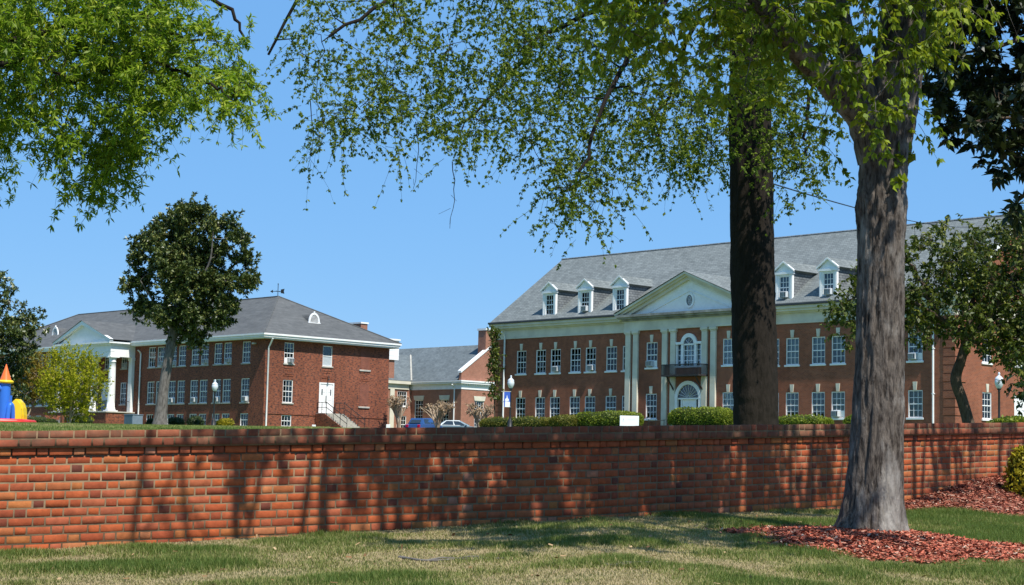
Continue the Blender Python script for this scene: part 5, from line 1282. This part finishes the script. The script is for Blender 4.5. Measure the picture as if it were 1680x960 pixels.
# banner on the second lamp: blue cloth, white lower half and a white flame emblem
bx = at(832, 655, 114.); bo_ = thing('pole_banner', 'blue and white banner with white flame emblem hanging on a lamp post', 'banner', tuple(at(838.3, 656, 113.9)))
k = 114. / FPX
f = MB(); f.box(-11.4 * k, -1.4 * k, -.012, .012, -11.6 * k, 13 * k); f.build('cloth', M['bannerblue'], bo_)
f = MB(); f.prism([(-9.6 * k, -12 * k), (-1.6 * k, -12 * k), (-1.6 * k, -3.6 * k), (-9.4 * k, -2.6 * k)], -.02, -.0125)
f.build('white_panel', M['plastic_white'], bo_)
f = MB(); f.prism([(-9.3 * k, -2.4 * k), (-3.6 * k, -2.4 * k), (-3.4 * k, 1.2 * k), (-5.2 * k, 2.0 * k), (-6.6 * k, 8 * k), (-7.4 * k, 2.5 * k), (-9.6 * k, 1.0 * k)], -.0205, -.0125); f.build('flame_emblem', M['plastic_white'], bo_)
f = MB(); f.tube([(-16 * k, 0, 13.2 * k), (0, 0, 13.2 * k)], .025, 6); f.tube([(-12 * k, 0, -11.8 * k), (0, 0, -11.8 * k)], .015, 6); f.build('bracket', M['stone'], bo_)

# ------------------------------------------------------------------ white lawn sign
sp_ = at(1032.5, 690, 100.); zg = ground_at(sp_[0], sp_[1]); k = 100. / FPX
sg = thing('lawn_sign', 'plain white rectangular sign with faint grey emblem in front of the clipped hedge', 'sign', (sp_[0], sp_[1], zg))
zt, zb = at(1032, 682.3, 100.)[2] - zg, at(1032, 703, 100.)[2] - zg
f = MB(); f.bbox(-15.6 * k, 15.6 * k, -.05, .05, zb, zt, .012); f.build('board', M['plastic_white'], sg)
for x in (-13 * k, 13 * k):
    f = MB(); f.bbox(x - .05, x + .05, .052, .14, -.3, zt - .05, .01); f.build('post', M['white'], sg)
f = MB(); zc_ = zt - 6.3 * k
f.prism([(-10.2 * k, zc_ - .9 * k), (-9.4 * k, zc_ - .9 * k), (-9.2 * k, zc_ + .8 * k), (-9.8 * k, zc_ + 2.2 * k), (-10.3 * k, zc_ + .6 * k)], -.056, -.0505); f.box(-11.6 * k, -8.4 * k, -.055, -.0505, zc_ - 2.6 * k, zc_ - 2.2 * k); f.build('emblem', M['printgrey'], sg)
def word(px0, n, z, h):                          # the illegible line of print, as short strokes
    f = MB()
    for i in range(n): x = px0 + i * 1.05; f.box(x * k, (x + .7) * k, -.055, -.0505, z, z + h * (1.3 if i % 4 == 0 else 1))
    return f
word(-2.2, 11, zc_ - .2 * k, .5 * k).build('print_line', plain('faint_print', (.66, .68, .74), .6, .2), sg)

# ------------------------------------------------------------------ bouncy castle at the left edge
by = 112.; kb = by / FPX
bp = at(8, 697, by); zg = ground_at(bp[0], bp[1]) - .02; bp[2] = zg
bc = thing('bouncy_castle', 'inflatable castle with blue tower, orange cone roof, yellow arch and red base', 'bouncy castle', tuple(bp))
def bx_(px): return (px - 8) * kb
zz = lambda y: at(8, y, by)[2] - zg
f = MB(); f.tube([(bx_(-60), -.9, .16), (bx_(34), -.9, .16), (bx_(37), -.6, .17), (bx_(37), 2.6, .17), (bx_(30), 2.9, .17), (bx_(-60), 2.9, .16)], .20, 10); f.box(bx_(-60), bx_(33), -.8, 2.8, .02, .20); f.build('base', M['red_vinyl'], bc)
f = MB(); r = 9.3 * kb
f.lathe([(r * .96, .2), (r, .5), (r * .985, 1.0), (r, 1.6), (r * .99, zz(640)), (r * .97, zz(628.5))], bx_(5), 0, 20); f.build('tower', M['blue_vinyl'], bc)
f = MB(); rr_ = 13.2 * kb; zc2 = zz(626.5); th = 2.6 * kb
f.lathe([(rr_ - th + th * math.cos(a), zc2 + th * math.sin(a)) for a in np.linspace(-math.pi / 2, math.pi / 2, 8)], bx_(5.5), 0, 22); f.build('collar_ring', M['yellow_vinyl'], bc)
f = MB(); f.lathe([(9.4 * kb, zz(624)), (7.0 * kb, zz(617)), (3.2 * kb, zz(606)), (.6 * kb, zz(597.5))], bx_(5.5), 0, 18); f.build('cone_roof', M['orange_vinyl'], bc)
f = MB(); f.tube([(bx_(5) - .2, -.12, zz(638)), (bx_(-8), -.35, zz(634)), (bx_(-30), -.6, zz(640)), (bx_(-55), -.6, zz(640))], .24, 10); f.build('wall_tube', M['blue_vinyl'], bc)
f = MB(); ac_ = [(bx_(26 + 0 * t) , .3 + 1.5 * t, 0) for t in (0, 1)]
pts = [(bx_(13), .5, zz(690)), (bx_(14.5), .55, zz(670)), (bx_(19), .6, zz(660)), (bx_(25), .7, zz(659)), (bx_(29), .8, zz(668)), (bx_(30.5), .9, zz(692))]
for q, (y0_, y1_) in enumerate(((.15, .5), (.5, 1.1), (1.1, 1.5))):
    sh = 1 if q == 1 else .93; f.prism([(bx_(22 + (px - 22) * sh), zz(691 + (py - 691) * sh)) for px, py in ((20, 691), (19, 670), (16.5, 657), (20, 653.5), (25, 654), (29.5, 659), (32.5, 668), (34, 680), (34, 691))][::-1], y0_, y1_)
f.build('arch_tube', M['yellow_vinyl'], bc)
f = MB(); f.tube(curve([(bx_(16.5) + (p[0] - bx_(22)) * .35, p[1] - .75, p[2] - .2) for p in pts], 14), 4.0 * kb, 12); f.build('inner_tube', M['blue_vinyl'], bc)
f = MB()
for i in range(9): f.tube([(bx_(-52 + i * 6), 2.2, .2), (bx_(-52 + i * 6), 2.2, 1.9)], .22, 8)
f.build('back_wall', M['blue_vinyl'], bc)

# orange barrel and grey condenser near the portico
p = at(109.5, 692, 140.); zg = ground_at(p[0], p[1]); ob = thing('drink_barrel', 'small orange barrel standing on the grass before the portico', 'barrel', (p[0], p[1], zg))
f = MB(); f.lathe([(.20, 0), (.23, .04), (.22, .3), (.23, .6), (.21, .66)], n=14); f.build('body', M['orange_vinyl'], ob)
f = MB(); f.lathe([(.215, .661), (.215, .72), (.10, .76), (.0, .77)], n=14); f.build('lid', M['orange_vinyl'], ob)
p = at(218.5, 698, 150.); zg = ground_at(p[0], p[1]); ub = thing('condenser_unit', 'blue grey metal utility cabinet beside the portico and downspout', 'utility box', (p[0], p[1], zg), -.81)
f = MB(); f.bbox(-.68, .68, -.5, .5, -.05, 1.0, .03)
for i in range(9): f.box(-.6, .6, -.512, -.501, .12 + i * .09, .16 + i * .09)
f.build('cabinet', M['boxgrey'], ub); f = MB(); f.bbox(-.72, .72, -.54, .54, 1.0, 1.06, .02); f.build('lid', M['boxgrey'], ub)

# ------------------------------------------------------------------ parked cars
def car(label, p, rz, paint, prof, L, group):
    o = thing('parked_car', label, 'car', (p[0], p[1], p[2]), rz, group); W = .88
    n = len(prof); b = MB(); ys = [-1, -.93, -.6, 0, .6, .93, 1]
    def sec(scale, shr): return [(x, z) for x, z in prof]
    # lower body, lofted across its width
    body = [(-L / 2, .35), (-L / 2 - .03, .6), (-L / 2 + .05, .86), (-L / 2 + .3, .93), (L / 2 - 1.2, .93), (L / 2 - .25, .80), (L / 2, .62), (L / 2 - .02, .33), (L / 2 - .2, .22), (-L / 2 + .2, .22)]
    rows = [(-W, .93), (-W * .98, .97), (-W * .8, 1), (W * .8, 1), (W * .98, .97), (W, .93)]; m = len(body); vs = []
    for y, s in rows: vs += [(x * (s * .5 + .5), y, .55 + (z - .55) * s) for x, z in body]
    fs = [(r * m + i, r * m + (i + 1) % m, (r + 1) * m + (i + 1) % m, (r + 1) * m + i) for r in range(len(rows) - 1) for i in range(m)] + [tuple(range(m)), tuple(reversed(range((len(rows) - 1) * m, len(rows) * m)))]
    b.add(vs, fs, 0, False); b.build('body', paint, o)
    c = MB(); rows = [(-W * .98, 0), (-W * .72, .96), (-W * .6, 1), (W * .6, 1), (W * .72, .96), (W * .98, 0)]; cab = prof; m = len(cab); vs = []
    for y, s in rows: vs += [(x, y, .93 + (z - .93) * s) if s else (x, y, .925 + .01 * (z > 1)) for x, z in cab]
    c.add(vs, [(r * m + i, r * m + i + 1, (r + 1) * m + i + 1, (r + 1) * m + i) for r in range(len(rows) - 1) for i in range(m - 1)], 0); c.build('roof', paint, o)
    g = MB()
    xr0, zr0 = cab[0]; xr1, zr1 = cab[1]; xf0, zf0 = cab[-1]; xf1, zf1 = cab[-2]
    e = .012
    g.add([(xr0 - e, -W * .62, zr0 + .05), (xr0 - e, W * .62, zr0 + .05), (xr1 - e - .02, W * .55, zr1 - .06), (xr1 - e - .02, -W * .55, zr1 - .06)], [(0, 1, 2, 3)]); g.build('rear_window', M['carglass'], o)
    g = MB(); g.add([(xf0 + e, -W * .7, zf0 + .04), (xf0 + e, W * .7, zf0 + .04), (xf1 + e + .02, W * .58, zf1 - .05), (xf1 + e + .02, -W * .58, zf1 - .05)], [(3, 2, 1, 0)]); g.build('windscreen', M['carglass'], o)
    for s in (-1, 1):
        for q0, q1 in ((.10, .48), (.52, .88)):
            xa, xb = xr0 + (xf0 - xr0) * q0, xr0 + (xf0 - xr0) * q1; ta, tb = xr1 + (xf1 - xr1) * max(0, q0 * 1.2 - .1), xr1 + (xf1 - xr1) * min(1, q1 * 1.1 - .04); g = MB()
            g.add([(xa, s * W * .965, .97), (xb, s * W * .965, .97), (tb, s * W * .765, .93 + (zr1 - .93) * .86), (ta, s * W * .765, .93 + (zr1 - .93) * .86)], [(0, 1, 2, 3) if s < 0 else (3, 2, 1, 0)]); g.build('side_window', M['carglass'], o)
        g = MB(); g.bbox(-L / 2 - .05, -L / 2 + .1, s * W * .68 - .13, s * W * .68 + .13, .62, .86, .02); g.build('tail_light', M['tail'], o)
        g = MB(); g.bbox(L / 2 - .12, L / 2 + .01, s * W * .68 - .14, s * W * .68 + .14, .58, .72, .02); g.build('headlight', M['lampglass'], o)
        g = MB(); g.bbox(L * .16, L * .16 + .18, s * W + s * .1 - .09, s * W + s * .1 + .09, .93, 1.05, .03); g.build('wing_mirror', paint, o)
        for x in (-L * .31, L * .31):
            wh = MB(); wh.tube([(x, s * W - s * .2, .31), (x, s * W + s * .015, .31)], .31, 18); wo = wh.build('wheel', M['rubber'], o)
            wh = MB(); wh.tube([(x, s * W + s * .016, .31), (x, s * W + s * .03, .31)], .2, 14); wh.build('rim', M['chrome'], wo)
G4 = 'cars parked in front of the far wing'
p1 = at(697, 700, 158.); p1[2] = PLATEAU + .035
p2_ = at(748, 700, 160.); p2_[2] = PLATEAU + .035
car('dark blue hatchback parked tail towards the road with a red tail light', p1, R(62), M['carblue'], [(-1.75, .95), (-1.35, 1.45), (.15, 1.50), (.95, 1.0)], 4.1, G4)
car('silver grey saloon parked sideways right of the bare many stemmed tree', p2_, R(8), M['cargrey'], [(-1.65, .97), (-.95, 1.40), (.25, 1.42), (1.15, .98)], 4.4, G4)

# ------------------------------------------------------------------ overhead cable from the shade tree to the long building's roof
a = at(1262, 300, 38.3); e = at(1605, 372, 118.); pts = []
for t in np.linspace(0, 1, 24):
    p = a + (e - a) * t; p[2] -= 1.0 * 4 * t * (1 - t) * .35; pts.append(p)
f = MB(); f.tube(np.array(pts) - a, .018, 5); tag(f.build('overhead_cable', M['iron'], None, tuple(a)), 'thin dark cable sagging from the shade tree to the long roof', 'cable')

# ------------------------------------------------------------------ mulch, grass, fallen stick
def chips(n, posf, size=(.040, .015)):
    V = []; P = posf(n); k = len(P); d = unit(np.stack([RNG.normal(size=k), RNG.normal(size=k), RNG.normal(size=k) * .25], 1)); nn = unit(np.stack([RNG.normal(size=k) * .45, RNG.normal(size=k) * .45 - .1, np.ones(k)], 1)); s = unit(np.cross(d, nn))
    L = size[0] * RNG.uniform(.4, 1.5, k)[:, None]; W = size[1] * RNG.uniform(.5, 1.5, k)[:, None]
    V = np.stack([P - d * L / 2 - s * W / 2, P + d * L / 2 - s * W * .3, P + d * L / 2 + s * W / 2, P - d * L / 2 + s * W * .4], 1).reshape(-1, 3); i = np.arange(k) * 4
    return V, np.stack([i, i + 1, i + 2, i + 3], 1), np.repeat(RNG.random(k), 4)
M['chip'] = leaf_mat('red_mulch_chip', [(0, (.04, .025, .02)), (.2, (.20, .055, .035)), (.5, (.38, .10, .06)), (.8, (.50, .155, .095)), (.93, (.46, .24, .16)), (1, (.55, .45, .36))], 0, .9, .1)
M['chipdark'] = leaf_mat('brown_mulch_chip', [(0, (.06, .03, .022)), (.3, (.22, .07, .045)), (.8, (.38, .125, .075)), (1, (.46, .32, .24))], 0, .9, .1)
M['mulchbase'] = plain('mulch_bed_base', (.19, .06, .045), .95, .05, var=.5, scale=14)
MC = (MAP_P[0] + .02, MAP_P[1] - .35)
def medge(a): return 1.0 + .09 * np.sin(3 * a + 1) + .06 * np.sin(7 * a) + .05 * np.sin(13 * a + 2)
aa = np.linspace(0, 2 * math.pi, 90); rr = np.linspace(0, 1, 26); A_, R_ = np.meshgrid(aa, rr, indexing='ij'); E_ = medge(A_)
X, Y = MC[0] + np.cos(A_) * R_ * E_ * 1.20, MC[1] + np.sin(A_) * R_ * E_ * 1.25
mo = tag(link('mulch_bed', grid_mesh('mulch_bed', X, Y, verge(X, Y) + .012 - .02 * (R_ > .98), M['mulchbase'])), 'round bed of red wood mulch around the foot of the maple', 'mulch', kind='structure')
def pos1(n):
    a, r = RNG.uniform(0, 2 * math.pi, n), np.sqrt(RNG.uniform(0, 1.08, n)) * np.where(RNG.random(n) < .04, RNG.uniform(1, 1.25, n), 1); x, y = MC[0] + np.cos(a) * r * medge(a) * 1.20, MC[1] + np.sin(a) * r * medge(a) * 1.25
    return np.stack([x, y, verge(x, y) + RNG.uniform(.012, .035, n)], 1)
V, Q, A = chips(22000, pos1); tag(link('wood_chip', np_mesh('wood_chip', V, Q, M['chip'], A)), 'loose red wood chips heaped around the maple trunk', 'mulch', kind='stuff')
# bank of mulch against the wall at the right
x_ = np.linspace(4.2, 11, 120); dd_ = np.linspace(.005, 1, 24); X = np.repeat(x_[:, None], 24, 1); wid = (.55 + .75 * sstep(4.3, 5.6, X)) * (1 + .1 * np.sin(X * 5) + .06 * np.sin(X * 13)); D_ = dd_[None] * wid; Yb = Yw(X) - D_ / .69
tag(link('mulch_bank', grid_mesh('mulch_bank', X, Yb, verge(X, Yb) + .012 - .02 * (dd_[None] > .98), M['mulchbase'])), 'bank of dark red mulch heaped against the wall at the right', 'mulch', kind='structure')
def pos2(n):
    x = RNG.uniform(4.2, 10, n); d = RNG.uniform(0.0, 1.04, n) * (.55 + .75 * sstep(4.3, 5.6, x)) * (1 + .1 * np.sin(x * 5) + .06 * np.sin(x * 13)); y = Yw(x) - d / .69
    return np.stack([x, y, verge(x, y) + RNG.uniform(.012, .035, n)], 1)
V, Q, A = chips(26000, pos2); tag(link('wood_chip', np_mesh('wood_chip', V, Q, M['chipdark'], A)), 'loose brown red chips on the bank against the wall', 'mulch', kind='stuff')
# verge grass
def patch(x, y): return fbm(x * 1.3 + 4, y * 1.7, 7.0, 5) + .09 * sstep(1.5, 4.0, x) + .10 * sstep(.1, .7, wdist(x, y)) - .05 * sstep(2.2, 3.0, wdist(x, y)) - .035
def blades(n, seed):
    rg = np.random.default_rng(seed); y = rg.uniform(10.2, 21.5, n); x = np.where(rg.random(n) < .8, rg.uniform(-.32, .32, n), rg.uniform(-.6, .6, n)) * y; d = wdist(x, y)
    ok = (d > .02) & (d < 6); x, y, d = x[ok], y[ok], d[ok]
    ang = np.arctan2((y - MC[1]) / 1.25, (x - MC[0]) / 1.20); rm = np.hypot((x - MC[0]) / 1.20, (y - MC[1]) / 1.25) / medge(ang)
    bk = (x > 4.2) & (d < (.55 + .75 * sstep(4.3, 5.6, x)))
    p = patch(x, y); keep = (rm > 1.0 - .1 * rg.random(len(x))) & ~bk & (rg.random(len(x)) < np.clip(.55 + (p - .50) * 4, .42, 1)) & ((d > .1) | (rg.random(len(x)) < .4))
    x, y, d, p = x[keep], y[keep], d[keep], p[keep]; k = len(x)
    h = (.014 + .030 * np.clip((p - .46) * 4, 0, 1)) * rg.uniform(.5, 1.5, k); a = rg.uniform(0, 2 * math.pi, k); ln = rg.uniform(.2, 1.1, k) * h
    z = verge(x, y); P = np.stack([x, y, z], 1); wv = np.stack([-np.sin(a), np.cos(a), 0 * a], 1) * (.0035 * rg.uniform(.7, 1.6, k))[:, None]
    tip = P + np.stack([np.cos(a) * ln, np.sin(a) * ln, h], 1)
    V = np.stack([P - wv, P + wv, tip], 1).reshape(-1, 3); i = np.arange(k) * 3
    col = np.clip((p - .45) * 2.8 + .21 + rg.normal(0, .27, k), 0, 1); return V, np.stack([i, i + 1, i + 2], 1), np.repeat(col, 3)
M['blade'] = leaf_mat('grass_blade', [(0, (.40, .32, .18)), (.3, (.33, .28, .125)), (.5, (.23, .23, .075)), (.8, (.135, .175, .04)), (1, (.08, .125, .025))], .3, .6, .15, (.28, .36, .06))
V, Q, A = blades(1150000, 5); tag(link('verge_grass', np_mesh('verge_grass', V, Q, M['blade'], A, tri=True)), 'patchy short green and straw coloured grass on the verge', 'grass', kind='stuff')
# lawn grass near the wall and along the visible strip at the left
def lblades(n, seed):
    rg = np.random.default_rng(seed); t = rg.uniform(0, 1, n) ** 1.6; y = 14 + t * 126; x = y * rg.uniform(-.36, -.10, n) ; ok = y - Yw(x) > .25; x, y = x[ok], y[ok]; k = len(x)
    s = (.35 + y / 45); h = .045 * s ** .5 * rg.uniform(.5, 1.4, k); a = rg.uniform(0, 2 * math.pi, k); P = np.stack([x, y, lawn(x, y) - .01], 1)
    wv = np.stack([-np.sin(a), np.cos(a), 0 * a], 1) * (.006 * s * rg.uniform(.7, 1.5, k))[:, None]; tip = P + np.stack([np.cos(a) * h * .5, np.sin(a) * h * .5, h], 1)
    i = np.arange(k) * 3; c = np.clip(.35 + 1.2 * (fbm(x * .25, y * .08, 2) - .3) + rg.normal(0, .15, k), 0, 1)
    return np.stack([P - wv, P + wv, tip], 1).reshape(-1, 3), np.stack([i, i + 1, i + 2], 1), np.repeat(c, 3)
V, Q, A = lblades(120000, 6); tag(link('lawn_grass', np_mesh('lawn_grass', V, Q, M['blade'], A, tri=True)), 'green lawn rising behind the wall towards the buildings', 'grass', kind='stuff')
def pos3(n):
    y = RNG.uniform(10.3, 20, n); x = RNG.uniform(-.34, .34, n) * y; k = wdist(x, y); x, y = x[(k > .02) & (k < 6)], y[(k > .02) & (k < 6)]
    return np.stack([x, y, verge(x, y) + RNG.uniform(.015, .04, len(x))], 1)
M['deadleaf'] = leaf_mat('dead_leaf', [(0, (.10, .05, .025)), (.5, (.24, .13, .06)), (1, (.42, .30, .17))], 0, .9, .1)
V, Q, A = chips(450, pos3, (.032, .018)); tag(link('fallen_leaf', np_mesh('fallen_leaf', V, Q, M['deadleaf'], A)), 'dry brown leaves scattered thinly over the verge grass', 'leaf litter', kind='stuff')
# fallen sticks on the verge
def stick(label, pts, r):
    P = []
    for px, py in pts:
        d = FW + RT * (px - 840) / FPX - UP * (py - 480) / FPX; t = 9.0
        for _ in range(400):
            q = EYE + d * t
            if q[2] < float(verge(q[0], q[1])) + r: break
            t += .03
        P.append(q)
    P = np.array(P); f = MB(); c = curve(P, 20); f.tube(c - P[0], np.linspace(r, r * .5, 20), 6)
    for q in (6, 11): e = c[q] + np.array([.22, .12, .02]); f.tube(np.array([c[q], (c[q] + e) / 2 + (0, 0, .01), e]) - P[0], [r * .6, r * .5, r * .3], 5)
    tag(f.build('fallen_stick', M['barkgrey'], None, tuple(P[0])), label, 'stick')
stick('long thin grey stick lying on the straw coloured grass', [(655, 914), (700, 920), (760, 917), (838, 916)], .012)
stick('short curved grey stick lying right of the longer one', [(985, 924), (1010, 928), (1035, 922)], .010)
# small white stones and boxes at the foot of the end wall
for lab, px, py, Y, s in (('small white box at the left of the stair on the end wall', 515, 700, 140., .14), ('small white box at the right corner of the hip roofed building', 637, 700, 136., .16)):
    p = at(px, py, Y); zg = ground_at(p[0], p[1]); f = MB(); f.bbox(-s, s, -s, s, -.05, p[2] - zg + s, .02); tag(f.build('marker_box', M['white'], None, (p[0], p[1], zg)), lab, 'box')
